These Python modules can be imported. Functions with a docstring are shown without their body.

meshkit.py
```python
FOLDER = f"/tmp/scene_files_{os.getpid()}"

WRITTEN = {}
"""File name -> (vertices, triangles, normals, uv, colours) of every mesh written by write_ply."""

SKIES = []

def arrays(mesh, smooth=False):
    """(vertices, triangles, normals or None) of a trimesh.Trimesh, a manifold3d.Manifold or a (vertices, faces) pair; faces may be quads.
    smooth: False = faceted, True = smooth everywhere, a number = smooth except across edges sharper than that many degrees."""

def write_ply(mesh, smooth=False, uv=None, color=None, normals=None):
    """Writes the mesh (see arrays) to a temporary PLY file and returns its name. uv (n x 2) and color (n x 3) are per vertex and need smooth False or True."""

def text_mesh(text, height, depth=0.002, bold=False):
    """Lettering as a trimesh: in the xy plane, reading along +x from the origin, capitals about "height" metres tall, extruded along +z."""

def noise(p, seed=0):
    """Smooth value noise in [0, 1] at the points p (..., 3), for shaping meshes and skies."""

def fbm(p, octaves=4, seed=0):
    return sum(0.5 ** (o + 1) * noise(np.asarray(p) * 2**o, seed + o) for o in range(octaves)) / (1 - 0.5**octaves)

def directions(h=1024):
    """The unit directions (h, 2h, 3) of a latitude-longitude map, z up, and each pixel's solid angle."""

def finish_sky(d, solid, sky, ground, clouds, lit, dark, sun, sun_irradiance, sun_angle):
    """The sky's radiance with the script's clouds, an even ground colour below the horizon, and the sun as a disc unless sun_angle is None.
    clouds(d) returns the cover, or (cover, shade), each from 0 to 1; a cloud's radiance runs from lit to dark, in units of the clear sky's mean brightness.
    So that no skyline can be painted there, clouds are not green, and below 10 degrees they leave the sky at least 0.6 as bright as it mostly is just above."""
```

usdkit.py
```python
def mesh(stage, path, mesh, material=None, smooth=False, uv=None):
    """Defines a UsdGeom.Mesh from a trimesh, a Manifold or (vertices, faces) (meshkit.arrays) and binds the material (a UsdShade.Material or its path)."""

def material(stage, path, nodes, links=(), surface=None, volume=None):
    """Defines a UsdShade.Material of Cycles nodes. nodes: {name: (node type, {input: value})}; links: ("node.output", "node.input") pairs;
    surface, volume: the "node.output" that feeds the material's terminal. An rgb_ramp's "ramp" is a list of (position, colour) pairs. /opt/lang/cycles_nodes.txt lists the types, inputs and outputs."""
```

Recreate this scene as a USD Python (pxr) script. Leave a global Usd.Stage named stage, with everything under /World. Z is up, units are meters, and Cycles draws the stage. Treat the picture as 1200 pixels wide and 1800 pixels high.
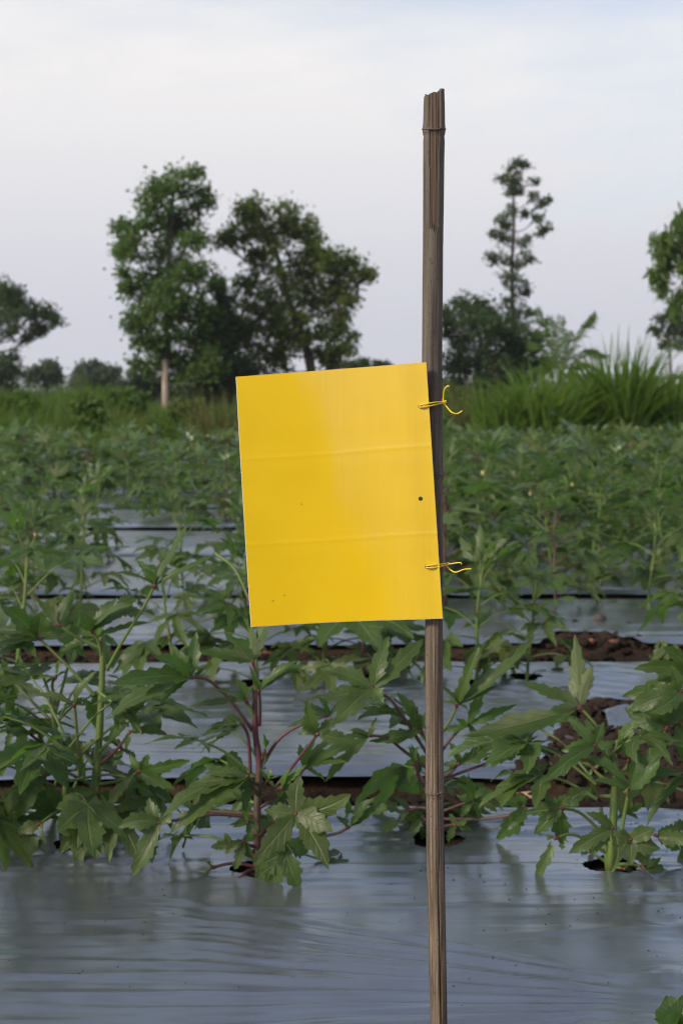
import math
import numpy as np
import trimesh
from scipy.spatial import Delaunay
from pxr import Gf, Sdf, Usd, UsdGeom, UsdLux, UsdShade, Vt
import meshkit
import usdkit

stage = Usd.Stage.CreateInMemory()
UsdGeom.SetStageUpAxis(stage, UsdGeom.Tokens.z)
UsdGeom.SetStageMetersPerUnit(stage, 1.0)
UsdGeom.Xform.Define(stage, "/World")
UsdGeom.Scope.Define(stage, "/World/Looks")

# ------------------------------------------------------------------ camera
EYE = 1.0                                   # metres above the film on the beds
FPX, CX, CY = 2500.0, 600.0, 900.0          # focal length in pixels of a 1200 x 1800 frame
PITCH = math.atan(210.0 / FPX)
cam = UsdGeom.Camera.Define(stage, "/World/camera")
cam.AddTranslateOp().Set(Gf.Vec3d(0, 0, EYE))
cam.AddRotateXOp().Set(90 - math.degrees(PITCH))
cam.CreateHorizontalApertureAttr(24.0)
cam.CreateVerticalApertureAttr(36.0)
cam.CreateFocalLengthAttr(50.0)
cam.CreateFStopAttr(9.0)
cam.CreateFocusDistanceAttr(1.85)
cam.CreateClippingRangeAttr(Gf.Vec2f(0.05, 5000))
cam.CreateExposureAttr(1.30)

# ------------------------------------------------------------------ sun and sky
SUN_EL, SUN_DIR = math.radians(30), np.array([-0.80, -0.60])
SUN_DIR = SUN_DIR / np.linalg.norm(SUN_DIR) * math.cos(SUN_EL)
sun_to = np.array([SUN_DIR[0], SUN_DIR[1], math.sin(SUN_EL)])
sun = UsdLux.DistantLight.Define(stage, "/World/sun")
sun.CreateIntensityAttr(0.40)
sun.CreateAngleAttr(11.0)
sun.CreateNormalizeAttr(True)
sun.CreateColorAttr(Gf.Vec3f(1.0, 0.90, 0.76))
zax = Gf.Vec3d(*map(float, sun_to))
xax = Gf.Cross(Gf.Vec3d(0, 0, 1), zax).GetNormalized()
yax = Gf.Cross(zax, xax)
sun.AddTransformOp().Set(Gf.Matrix4d(xax[0], xax[1], xax[2], 0, yax[0], yax[1], yax[2], 0, zax[0], zax[1], zax[2], 0, 0, 0, 0, 1))

SKY = 0.07
k = 0.70 / SKY
sky_mat = usdkit.material(stage, "/World/Looks/sky", {
    "st": ("sky_texture", {"sky_type": "single_scattering", "sun_disc": False, "sun_elevation": SUN_EL,
                           "sun_rotation": math.atan2(SUN_DIR[0], SUN_DIR[1]), "altitude": 500.0, "aerosol_density": 2.0}),
    "tc": ("texture_coordinate", {}),
    "sep": ("separate_xyz", {}),
    "veil": ("rgb_ramp", {"ramp": [(0.0, (.385 * k, .388 * k, .422 * k)), (0.05, (.39 * k, .393 * k, .438 * k)), (0.09, (.42 * k, .422 * k, .455 * k)), (0.14, (.465 * k, .463 * k, .485 * k)), (0.21, (.532 * k, .520 * k, .518 * k)),
                                   (0.27, (.545 * k, .535 * k, .535 * k)), (1.0, (.48 * k, .49 * k, .52 * k))]}),
    "cover": ("rgb_ramp", {"ramp": [(0.0, (1.2,) * 3), (0.10, (1.2,) * 3), (0.17, (1.05,) * 3), (0.24, (.88,) * 3), (0.32, (.26,) * 3), (1.0, (.18,) * 3)]}),
    "map": ("mapping", {"scale": (2.0, 2.0, 8.0), "location": (6.1, 0.3, 7.7)}),
    "n": ("noise_texture", {"scale": 1.6, "detail": 6.0, "roughness": 0.55}),
    "nr": ("map_range", {"from_min": 0.35, "from_max": 0.65, "to_min": -0.24, "to_max": 0.24}),
    "add": ("math", {"math_type": "add", "use_clamp": True}),
    "mx": ("mix_color", {}),
    "bg": ("background_shader", {"strength": SKY}),
}, [("tc.generated", "sep.vector"), ("sep.z", "veil.fac"), ("sep.z", "cover.fac"), ("tc.generated", "map.vector"), ("map.vector", "n.vector"),
    ("n.fac", "nr.value"), ("nr.result", "add.value1"), ("cover.color", "add.value2"), ("add.value", "mx.fac"), ("st.color", "mx.a"), ("veil.color", "mx.b"),
    ("mx.result", "bg.color")], surface="bg.background")
dome = UsdLux.DomeLight.Define(stage, "/World/sky")
dome.CreateIntensityAttr(1.0)
UsdShade.MaterialBindingAPI.Apply(dome.GetPrim()).Bind(sky_mat)
dome.GetPrim().SetCustomDataByKey("kind", "structure")

# ------------------------------------------------------------------ helpers
A = lambda *x: np.array(x, float)
unit = lambda v: v / (np.linalg.norm(v) + 1e-12)
_names = {}


def numbered(parent, name):
    key = (parent, name)
    n = _names.get(key, 0)
    _names[key] = n + 1
    return f"{parent}/{name}" if n == 0 else f"{parent}/{name}_{n:03d}"


def tag(prim, label=None, category=None, group=None, kind=None):
    for key, v in (("label", label), ("category", category), ("group", group), ("kind", kind)):
        if v:
            prim.SetCustomDataByKey(key, v)
    return prim


def obj(name, mesh, mat, parent="/World", smooth=False, uv=None):
    path = numbered(parent, name)
    return usdkit.mesh(stage, path, mesh, mat, smooth=smooth, uv=uv).GetPrim()


def thing(name, label, category, loc=(0, 0, 0), rotz=0.0, group=None):
    x = UsdGeom.Xform.Define(stage, numbered("/World", name))
    x.AddTranslateOp().Set(Gf.Vec3d(*map(float, loc)))
    if rotz:
        x.AddRotateZOp().Set(float(rotz))
    return tag(x.GetPrim(), label, category, group)


def ray(px, py):
    x, u = (px - CX) / FPX, -(py - CY) / FPX
    c, s = math.cos(PITCH), math.sin(PITCH)
    return A(x, c + u * s, -s + u * c)


def at(px, py, Y):
    """The point at distance Y ahead that is seen at that pixel."""
    r = ray(px, py)
    return A(0, 0, EYE) + r * (Y / r[1])


def ground_at(px, py, z=0.0):
    r = ray(px, py)
    return A(0, 0, EYE) + r * ((z - EYE) / r[2])


def spline(P, n):
    P = np.asarray(P, float)
    if len(P) == 2:
        return P[0] + (P[1] - P[0]) * np.linspace(0, 1, n)[:, None]
    Q = np.vstack([2 * P[0] - P[1], P, 2 * P[-1] - P[-2]])
    t = np.linspace(0, len(P) - 1 - 1e-9, n)
    i, f = t.astype(int), (t % 1)[:, None]
    a, b, c, d = Q[i], Q[i + 1], Q[i + 2], Q[i + 3]
    return 0.5 * (2 * b + (c - a) * f + (2 * a - 5 * b + 4 * c - d) * f ** 2 + (3 * b - a - 3 * c + d) * f ** 3)


def tube(P, r, sides=6, cap=True):
    P = np.asarray(P, float)
    n = len(P)
    r = np.broadcast_to(np.asarray(r, float), (n,)) if np.ndim(r) == 0 or len(np.atleast_1d(r)) == n else np.interp(np.linspace(0, 1, n), np.linspace(0, 1, len(r)), r)
    t = np.gradient(P, axis=0)
    t /= np.linalg.norm(t, axis=1, keepdims=True) + 1e-12
    ref = A(0, 0, 1) if abs(t[:, 2]).mean() < 0.8 else A(0, 1, 0)
    a = np.cross(t, ref)
    a /= np.linalg.norm(a, axis=1, keepdims=True) + 1e-12
    b = np.cross(t, a)
    g = np.arange(sides) * 2 * np.pi / sides
    v = (P[:, None] + r[:, None, None] * (np.cos(g)[None, :, None] * a[:, None] + np.sin(g)[None, :, None] * b[:, None])).reshape(-1, 3)
    i, j = np.meshgrid(np.arange(n - 1), np.arange(sides), indexing="ij")
    k2 = (j + 1) % sides
    q = np.stack([i * sides + j, i * sides + k2, (i + 1) * sides + k2, (i + 1) * sides + j], -1).reshape(-1, 4)
    f = np.vstack([q[:, [0, 2, 1]], q[:, [0, 3, 2]]])
    if cap:
        v = np.vstack([v, P[:1], P[-1:]])
        js = np.arange(sides)
        f = np.vstack([f, np.stack([np.full(sides, n * sides), js, (js + 1) % sides], 1),
                       np.stack([np.full(sides, n * sides + 1), (n - 1) * sides + (js + 1) % sides, (n - 1) * sides + js], 1)])
    return v, f


def join(parts):
    vs, fs, n = [], [], 0
    for v, f in parts:
        vs.append(np.asarray(v)), fs.append(np.asarray(f) + n)
        n += len(v)
    return np.vstack(vs), np.vstack(fs)


def grid_faces(nu, nv):
    i, j = np.meshgrid(np.arange(nu - 1), np.arange(nv - 1), indexing="ij")
    a = i * nv + j
    return np.stack([a, a + nv, a + nv + 1, a + 1], -1).reshape(-1, 4)


def tris(q):
    return np.vstack([q[:, [0, 1, 2]], q[:, [0, 2, 3]]])


def sm(a, b, x):
    t = np.clip((np.asarray(x, float) - a) / (b - a), 0, 1)
    return t * t * (3 - 2 * t)


def fb(p, s, octaves=4, seed=0):
    p = np.asarray(p, float) * s
    if p.shape[-1] == 2:
        p = np.concatenate([p, np.zeros(p.shape[:-1] + (1,))], -1)
    return meshkit.fbm(p, octaves, seed) - 0.5


# ------------------------------------------------------------------ materials
def M(name, nodes, links, surface="p.BSDF", volume=None):
    return usdkit.material(stage, f"/World/Looks/{name}", nodes, links, surface=surface, volume=volume)


def leaf_material(name, top, under, vein, transl, rough=0.46, spec=0.45, tw=0.32, veins=True):
    nodes = {
        "oi": ("object_info", {}), "g": ("geometry", {}),
        "n": ("noise_texture", {"scale": 22.0, "detail": 3.0}),
        "topc": ("rgb_ramp", {"ramp": [(0.25, tuple(c * .72 for c in top)), (0.75, tuple(c * 1.3 for c in top))]}),
        "undc": ("rgb_ramp", {"ramp": [(0.25, tuple(c * .82 for c in under)), (0.75, tuple(c * 1.2 for c in under))]}),
        "side": ("mix_color", {}), "h": ("hsv", {}),
        "hv": ("map_range", {"from_min": 0.0, "from_max": 1.0, "to_min": 0.62, "to_max": 1.45}),
        "hh": ("map_range", {"from_min": 0.0, "from_max": 1.0, "to_min": 0.482, "to_max": 0.512}),
        "p": ("principled_bsdf", {"roughness": rough, "specular_ior_level": spec}),
        "tr": ("translucent_bsdf", {"color": transl}), "mx": ("mix_closure", {"fac": tw}),
    }
    links = [("g.position", "n.vector"), ("n.fac", "topc.fac"), ("n.fac", "undc.fac"), ("topc.color", "side.a"), ("undc.color", "side.b"), ("g.backfacing", "side.fac"),
             ("g.random_per_island", "hv.value"), ("oi.random", "hh.value"), ("hv.result", "h.value"), ("hh.result", "h.hue"), ("p.BSDF", "mx.closure1"), ("tr.BSDF", "mx.closure2")]
    if veins:
        nodes |= {
            "at": ("attribute", {"attribute": "st"}), "sx": ("separate_xyz", {}), "ab": ("math", {"math_type": "absolute"}),
            "mid": ("map_range", {"range_type": "smoothstep", "from_min": 0.03, "from_max": 0.11, "to_min": 1.0, "to_max": 0.0}),
            "a1": ("math", {"math_type": "multiply", "value2": 6.5}), "a2": ("math", {"math_type": "multiply", "value2": 1.6}), "a3": ("math", {"math_type": "subtract"}),
            "fr": ("math", {"math_type": "fraction"}), "c5": ("math", {"math_type": "subtract", "value2": 0.5}), "c6": ("math", {"math_type": "absolute"}),
            "sv": ("map_range", {"range_type": "smoothstep", "from_min": 0.0, "from_max": 0.09, "to_min": 0.6, "to_max": 0.0}),
            "mxv": ("math", {"math_type": "maximum"}), "vc": ("mix_color", {"b": vein}), "bp": ("bump", {"strength": 0.5, "distance": 0.004, "invert": True}),
            "pu": ("noise_texture", {"scale": 90.0, "detail": 2.0}), "ad": ("math", {"math_type": "multiply_add", "value2": 0.5}),
        }
        links += [("at.vector", "sx.vector"), ("sx.y", "ab.value1"), ("ab.value", "mid.value"), ("sx.x", "a1.value1"), ("ab.value", "a2.value1"), ("a1.value", "a3.value1"), ("a2.value", "a3.value2"),
                  ("a3.value", "fr.value1"), ("fr.value", "c5.value1"), ("c5.value", "c6.value1"), ("c6.value", "sv.value"), ("mid.result", "mxv.value1"), ("sv.result", "mxv.value2"),
                  ("mxv.value", "vc.fac"), ("side.result", "vc.a"), ("vc.result", "h.color"), ("g.position", "pu.vector"), ("pu.fac", "ad.value1"), ("mxv.value", "ad.value3"),
                  ("ad.value", "bp.height"), ("bp.normal", "p.normal")]
    else:
        links += [("side.result", "h.color")]
    links += [("h.color", "p.base_color")]
    return M(name, nodes, links, surface="mx.closure")


m_leaf = leaf_material("okra_leaf", (.076, .134, .028), (.185, .225, .110), (.16, .21, .08), (.12, .27, .025))
m_leaf_low = leaf_material("okra_leaf_old", (.100, .148, .040), (.16, .19, .085), (.19, .22, .08), (.13, .24, .03))
m_leaf_far = leaf_material("okra_leaf_small", (.088, .158, .034), (.22, .28, .12), (.15, .19, .1), (.15, .28, .03), veins=False, rough=.34, spec=.6, tw=.22)
m_young = leaf_material("okra_young_leaf", (.10, .19, .03), (.13, .2, .05), (.2, .26, .08), (.16, .32, .02))


def stem_material(name, green, red, lo, hi):
    return M(name, {"g": ("geometry", {}), "n": ("noise_texture", {"scale": 14.0, "detail": 3.0}),
                    "r": ("rgb_ramp", {"ramp": [(lo, green), (hi, red)]}), "fn": ("noise_texture", {"scale": 300.0}), "b": ("bump", {"strength": 0.3, "distance": 0.002}),
                    "p": ("principled_bsdf", {"roughness": 0.5})},
             [("g.position", "n.vector"), ("n.fac", "r.fac"), ("r.color", "p.base_color"), ("g.position", "fn.vector"), ("fn.fac", "b.height"), ("b.normal", "p.normal")])


m_stem_g = stem_material("okra_green_stem", (.085, .14, .025), (.11, .12, .035), .4, .7)
m_stem_r = stem_material("okra_purple_stem", (.075, .055, .03), (.075, .022, .028), .35, .6)
m_node = stem_material("okra_leaf_joint", (.11, .03, .025), (.10, .015, .02), .4, .6)
m_bud = M("okra_bud", {"p": ("principled_bsdf", {"base_color": (.62, .52, .25), "roughness": 0.55})}, [])

m_soil = M("soil", {
    "g": ("geometry", {}), "n1": ("noise_texture", {"scale": 5.0, "detail": 8.0, "roughness": 0.65}), "n2": ("noise_texture", {"scale": 60.0, "detail": 5.0, "roughness": 0.7}),
    "r": ("rgb_ramp", {"ramp": [(0.25, (.028, .017, .011)), (0.5, (.060, .036, .023)), (0.75, (.105, .066, .042))]}),
    "mixn": ("math", {"math_type": "multiply_add", "value2": 0.5}), "half": ("math", {"math_type": "multiply", "value2": 0.5}),
    "b": ("bump", {"strength": 0.9, "distance": 0.02}), "p": ("principled_bsdf", {"roughness": 0.95, "specular_ior_level": 0.15})},
    [("g.position", "n1.vector"), ("g.position", "n2.vector"), ("n1.fac", "half.value1"), ("n2.fac", "mixn.value1"), ("half.value", "mixn.value3"), ("mixn.value", "r.fac"),
     ("r.color", "p.base_color"), ("n2.fac", "b.height"), ("b.normal", "p.normal")])
m_clod = M("soil_clods", {
    "g": ("geometry", {}), "n2": ("noise_texture", {"scale": 120.0, "detail": 4.0}),
    "r": ("rgb_ramp", {"ramp": [(0.0, (.030, .019, .013)), (0.7, (.075, .047, .031)), (0.86, (.11, .07, .045)), (0.94, (.20, .085, .045)), (1.0, (.26, .17, .11))]}),
    "b": ("bump", {"strength": 0.8, "distance": 0.006}), "p": ("principled_bsdf", {"roughness": 0.95, "specular_ior_level": 0.15})},
    [("g.random_per_island", "r.fac"), ("r.color", "p.base_color"), ("g.position", "n2.vector"), ("n2.fac", "b.height"), ("b.normal", "p.normal")])


def stone_mat(name, c):
    return M(name, {"g": ("geometry", {}), "n": ("noise_texture", {"scale": 45.0, "detail": 5.0}), "r": ("rgb_ramp", {"ramp": [(0.3, tuple(x * .6 for x in c)), (0.7, tuple(x * 1.25 for x in c))]}),
                    "b": ("bump", {"strength": 0.5, "distance": 0.005}), "p": ("principled_bsdf", {"roughness": 0.85})},
             [("g.position", "n.vector"), ("n.fac", "r.fac"), ("r.color", "p.base_color"), ("n.fac", "b.height"), ("b.normal", "p.normal")])


m_stone_red, m_stone_pale, m_stone_dark = stone_mat("red_stone", (.17, .06, .032)), stone_mat("pale_stone", (.42, .26, .15)), stone_mat("dark_stone", (.07, .055, .05))

m_film = M("mulch_film", {
    "g": ("geometry", {}),
    "m1": ("mapping", {"scale": (3.0, 60.0, 60.0)}), "n1": ("noise_texture", {"scale": 1.0, "detail": 5.0, "roughness": 0.6}),
    "n3": ("noise_texture", {"scale": 9.0, "detail": 6.0, "roughness": 0.7}), "n4": ("noise_texture", {"scale": 1.3, "detail": 4.0}),
    "dust": ("map_range", {"from_min": 0.42, "from_max": 0.72, "to_min": 0.0, "to_max": 0.22, "clamp": True}),
    "col": ("mix_color", {"a": (.285, .312, .35), "b": (.17, .15, .125)}),
    "ro": ("map_range", {"from_min": 0.3, "from_max": 0.7, "to_min": 0.19, "to_max": 0.30}),
    "b": ("bump", {"strength": 0.22, "distance": 0.004}),
    "inner": ("mix_color", {"b": (.012, .012, .013)}),
    "met": ("math", {"math_type": "multiply_add", "value2": -0.85, "value3": 0.85}),
    "p": ("principled_bsdf", {"specular_ior_level": 0.5, "ior": 1.6})},
    [("g.position", "m1.vector"), ("m1.vector", "n1.vector"), ("g.position", "n3.vector"), ("g.position", "n4.vector"), ("n3.fac", "dust.value"), ("dust.result", "col.fac"),
     ("col.result", "inner.a"), ("g.backfacing", "inner.fac"), ("inner.result", "p.base_color"), ("g.backfacing", "met.value1"), ("met.value", "p.metallic"),
     ("n4.fac", "ro.value"), ("ro.result", "p.roughness"), ("n1.fac", "b.height"), ("b.normal", "p.normal")])
m_black = M("black_film", {"p": ("principled_bsdf", {"base_color": (.03, .032, .038), "roughness": 0.4})}, [])

m_bamboo = M("weathered_bamboo", {
    "tc": ("geometry", {}), "m1": ("mapping", {"scale": (420.0, 420.0, 9.0)}), "n1": ("noise_texture", {"scale": 1.0, "detail": 4.0, "roughness": 0.65}),
    "m2": ("mapping", {"scale": (90.0, 90.0, 5.0)}), "n2": ("noise_texture", {"scale": 1.0, "detail": 4.0, "roughness": 0.6}),
    "n3": ("noise_texture", {"scale": 320.0, "detail": 4.0, "roughness": 0.7}),
    "r1": ("rgb_ramp", {"ramp": [(0.32, (.022, .015, .011)), (0.45, (.092, .066, .045)), (0.56, (.185, .140, .102)), (0.70, (.33, .275, .215))]}),
    "r2": ("rgb_ramp", {"ramp": [(0.34, (.45, .42, .42)), (0.50, (.95, .93, .9)), (0.72, (1.15, 1.05, .92))]}),
    "mu": ("mix_color", {"blend_type": "multiply", "fac": 1.0, "use_clamp": False}),
    "sp": ("map_range", {"from_min": 0.58, "from_max": 0.66, "to_min": 0.0, "to_max": 0.8, "clamp": True}), "dk": ("mix_color", {"b": (.035, .026, .020)}),
    "sz": ("separate_xyz", {}), "zr": ("map_range", {"from_min": 0.30, "from_max": 1.05, "to_min": 0.15, "to_max": 0.75, "clamp": True}), "gr": ("mix_color", {"b": (.105, .092, .080)}),
    "b": ("bump", {"strength": 0.7, "distance": 0.0015}), "p": ("principled_bsdf", {"roughness": 0.72, "specular_ior_level": 0.3})},
    [("tc.position", "m1.vector"), ("m1.vector", "n1.vector"), ("tc.position", "m2.vector"), ("m2.vector", "n2.vector"), ("tc.position", "n3.vector"), ("n1.fac", "r1.fac"), ("n2.fac", "r2.fac"),
     ("tc.position", "sz.vector"), ("sz.z", "zr.value"), ("zr.result", "gr.fac"), ("r1.color", "gr.a"), ("gr.result", "mu.a"), ("r2.color", "mu.b"),
     ("n3.fac", "sp.value"), ("sp.result", "dk.fac"), ("mu.result", "dk.a"), ("dk.result", "p.base_color"), ("n1.fac", "b.height"), ("b.normal", "p.normal")])
m_bamboo_in = M("split_bamboo", {
    "tc": ("geometry", {}), "m1": ("mapping", {"scale": (520.0, 520.0, 4.0)}), "n1": ("noise_texture", {"scale": 1.0, "detail": 3.0}),
    "r1": ("rgb_ramp", {"ramp": [(0.3, (.055, .038, .028)), (0.5, (.12, .078, .053)), (0.72, (.17, .115, .08))]}),
    "b": ("bump", {"strength": 0.8, "distance": 0.001}), "p": ("principled_bsdf", {"roughness": 0.8})},
    [("tc.position", "m1.vector"), ("m1.vector", "n1.vector"), ("n1.fac", "r1.fac"), ("r1.color", "p.base_color"), ("n1.fac", "b.height"), ("b.normal", "p.normal")])

m_card = M("yellow_glue_sheet", {
    "g": ("geometry", {}), "m1": ("mapping", {"scale": (150.0, 150.0, 9.0)}), "n1": ("noise_texture", {"scale": 1.0, "detail": 3.0}), "n2": ("noise_texture", {"scale": 12.0, "detail": 4.0}),
    "n5": ("noise_texture", {"scale": 260.0, "detail": 2.0}),
    "r": ("rgb_ramp", {"ramp": [(0.3, (.650, .425, .004)), (0.7, (.695, .462, .006))]}),
    "ro": ("map_range", {"from_min": 0.35, "from_max": 0.65, "to_min": 0.27, "to_max": 0.32}),
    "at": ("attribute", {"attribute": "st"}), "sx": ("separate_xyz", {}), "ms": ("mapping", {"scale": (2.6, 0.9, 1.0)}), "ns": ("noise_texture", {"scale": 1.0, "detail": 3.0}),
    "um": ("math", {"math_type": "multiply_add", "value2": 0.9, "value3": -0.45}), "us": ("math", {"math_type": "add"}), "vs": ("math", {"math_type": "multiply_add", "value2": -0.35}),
    "glare_coat": ("map_range", {"range_type": "smoothstep", "from_min": 0.24, "from_max": 0.46, "to_min": 0.05, "to_max": 1.0}),  # painted sheen: coat masked stronger towards the upper right to imitate glare
    "ad": ("math", {"math_type": "add"}),
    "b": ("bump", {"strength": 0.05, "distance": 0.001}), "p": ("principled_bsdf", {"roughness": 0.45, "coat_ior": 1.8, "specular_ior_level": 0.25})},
    [("g.position", "m1.vector"), ("m1.vector", "n1.vector"), ("g.position", "n2.vector"), ("n2.fac", "r.fac"), ("r.color", "p.base_color"), ("n1.fac", "ro.value"), ("ro.result", "p.coat_roughness"),
     ("g.position", "n5.vector"), ("n1.fac", "ad.value1"), ("n5.fac", "ad.value2"), ("ad.value", "b.height"), ("b.normal", "p.coat_normal"),
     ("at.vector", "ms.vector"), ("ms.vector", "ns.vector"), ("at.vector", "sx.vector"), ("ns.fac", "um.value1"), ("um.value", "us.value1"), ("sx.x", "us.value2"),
     ("sx.y", "vs.value1"), ("us.value", "vs.value3"), ("vs.value", "glare_coat.value"), ("glare_coat.result", "p.coat_weight")])
m_white = M("white_backing", {"p": ("principled_bsdf", {"base_color": (.80, .79, .74), "roughness": 0.6})}, [])
m_wire = M("yellow_wire", {"p": ("principled_bsdf", {"base_color": (.75, .52, .03), "roughness": 0.35})}, [])


def bark_mat(name, c):
    return M(name, {"g": ("geometry", {}), "m": ("mapping", {"scale": (9.0, 9.0, 2.0)}), "n": ("noise_texture", {"scale": 1.0, "detail": 4.0}),
                    "r": ("rgb_ramp", {"ramp": [(0.3, tuple(x * .55 for x in c)), (0.7, tuple(x * 1.3 for x in c))]}), "p": ("principled_bsdf", {"roughness": 0.9})},
             [("g.position", "m.vector"), ("m.vector", "n.vector"), ("n.fac", "r.fac"), ("r.color", "p.base_color")])


m_bark, m_bark_pale = bark_mat("bark", (.055, .042, .032)), bark_mat("pale_bark", (.30, .235, .19))


def crown_mat(name, lo, hi, tr, tw=0.3, spec=0.12):
    return M(name, {"g": ("geometry", {}), "n": ("noise_texture", {"scale": 0.55, "detail": 3.0}), "ad": ("math", {"math_type": "multiply_add", "value2": 0.45}), "nm": ("math", {"math_type": "multiply", "value2": 0.62}),
                    "r": ("rgb_ramp", {"ramp": [(0.2, lo), (0.8, hi)]}), "p": ("principled_bsdf", {"roughness": 0.55, "specular_ior_level": spec}),
                    "tr": ("translucent_bsdf", {"color": tr}), "mx": ("mix_closure", {"fac": tw})},
             [("g.position", "n.vector"), ("n.fac", "nm.value1"), ("g.random_per_island", "ad.value1"), ("nm.value", "ad.value3"), ("ad.value", "r.fac"), ("r.color", "p.base_color"),
              ("p.BSDF", "mx.closure1"), ("tr.BSDF", "mx.closure2")], surface="mx.closure")


m_crown = crown_mat("tree_leaves", (.050, .092, .024), (.125, .195, .048), (.15, .27, .03))
m_crown_yel = crown_mat("olive_tree_leaves", (.054, .086, .022), (.140, .175, .040), (.17, .23, .025))
m_crown_dark = crown_mat("dark_tree_leaves", (.036, .062, .026), (.085, .125, .052), (.09, .15, .03))
m_crown_grey = crown_mat("far_tree_leaves", (.060, .085, .050), (.125, .160, .090), (.11, .16, .05))
m_crown_lite = crown_mat("light_tree_leaves", (.07, .12, .03), (.15, .215, .06), (.17, .28, .04))
m_grass = crown_mat("green_grass", (.052, .100, .018), (.135, .195, .045), (.15, .25, .03), 0.36)
m_clump = crown_mat("clump_grass", (.070, .130, .022), (.16, .24, .055), (.18, .30, .035), 0.38)
m_grass_dry = crown_mat("dry_grass", (.085, .095, .03), (.20, .175, .085), (.2, .2, .05), 0.3)
m_palm = crown_mat("palm_fronds", (.055, .10, .024), (.12, .18, .045), (.15, .25, .03), 0.4, .12)

# ------------------------------------------------------------------ the field: beds, ground and mulch film
BEDS = [(1.78, 3.40), (3.64, 5.22), (5.62, 6.82), (7.04, 8.62), (8.72, 10.25), (10.62, 12.15), (12.45, 14.0), (14.3, 15.85), (16.1, 17.6)]
FURROW = -0.045


def bed_height(y):
    y = np.asarray(y, float)
    z = np.full(y.shape, FURROW)
    for a, b in BEDS:
        z = np.maximum(z, FURROW + (-FURROW) * (sm(a - 0.015, a + 0.06, y) * (1 - sm(b - 0.07, b + 0.015, y))) * np.where((y > a - .02) & (y < b + .02), 1, 0))
    return z


def axis(dense, step, far, growth=1.16):
    a, b = dense
    x = list(np.arange(a, b + step / 2, step))
    s = step
    while x[-1] < far:
        s *= growth
        x.append(x[-1] + s)
    return np.array(x)


def build_ground():
    half = axis((0, 2.6), 0.035, 600)
    xs = np.concatenate([-half[:0:-1], half])
    ys = np.concatenate([-axis((0, 0.2), .2, 60)[:0:-1], np.arange(0.2, 1.6, .2), np.arange(1.6, 7.2, .03), axis((7.2, 23.5), 0.09, 900)])
    X, Y = np.meshgrid(xs, ys, indexing="ij")
    P = np.stack([X, Y], -1)
    near = 1 - sm(25, 40, Y)
    Z = bed_height(Y) - 0.022 + near * (fb(P, 9, 3, 3) * 0.028 + fb(P, 3, 2, 4) * 0.03)
    bare = sm(0.5, 0.9, X) * (1 - sm(2.0, 2.6, X)) * sm(3.45, 3.6, Y) * (1 - sm(4.3, 4.6, Y))      # loose earth where the film is pulled back
    Z = Z + bare * (0.004 + np.maximum(fb(P, 14, 3, 8), -0.15) * 0.05)
    Z = np.where(Y > 17.8, FURROW + fb(P, .6, 3, 6) * 0.12 + sm(18, 22, Y) * 0.06, Z)
    v = np.stack([X, Y, Z], -1).reshape(-1, 3)
    tag(obj("ground", (v, tris(grid_faces(len(xs), len(ys)))), m_soil, smooth=True), "dark brown loose soil of the okra field", None, None, "structure")


build_ground()

HOLES = {0: [], 1: []}
FAN = ground_at(1150, 1768)


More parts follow.
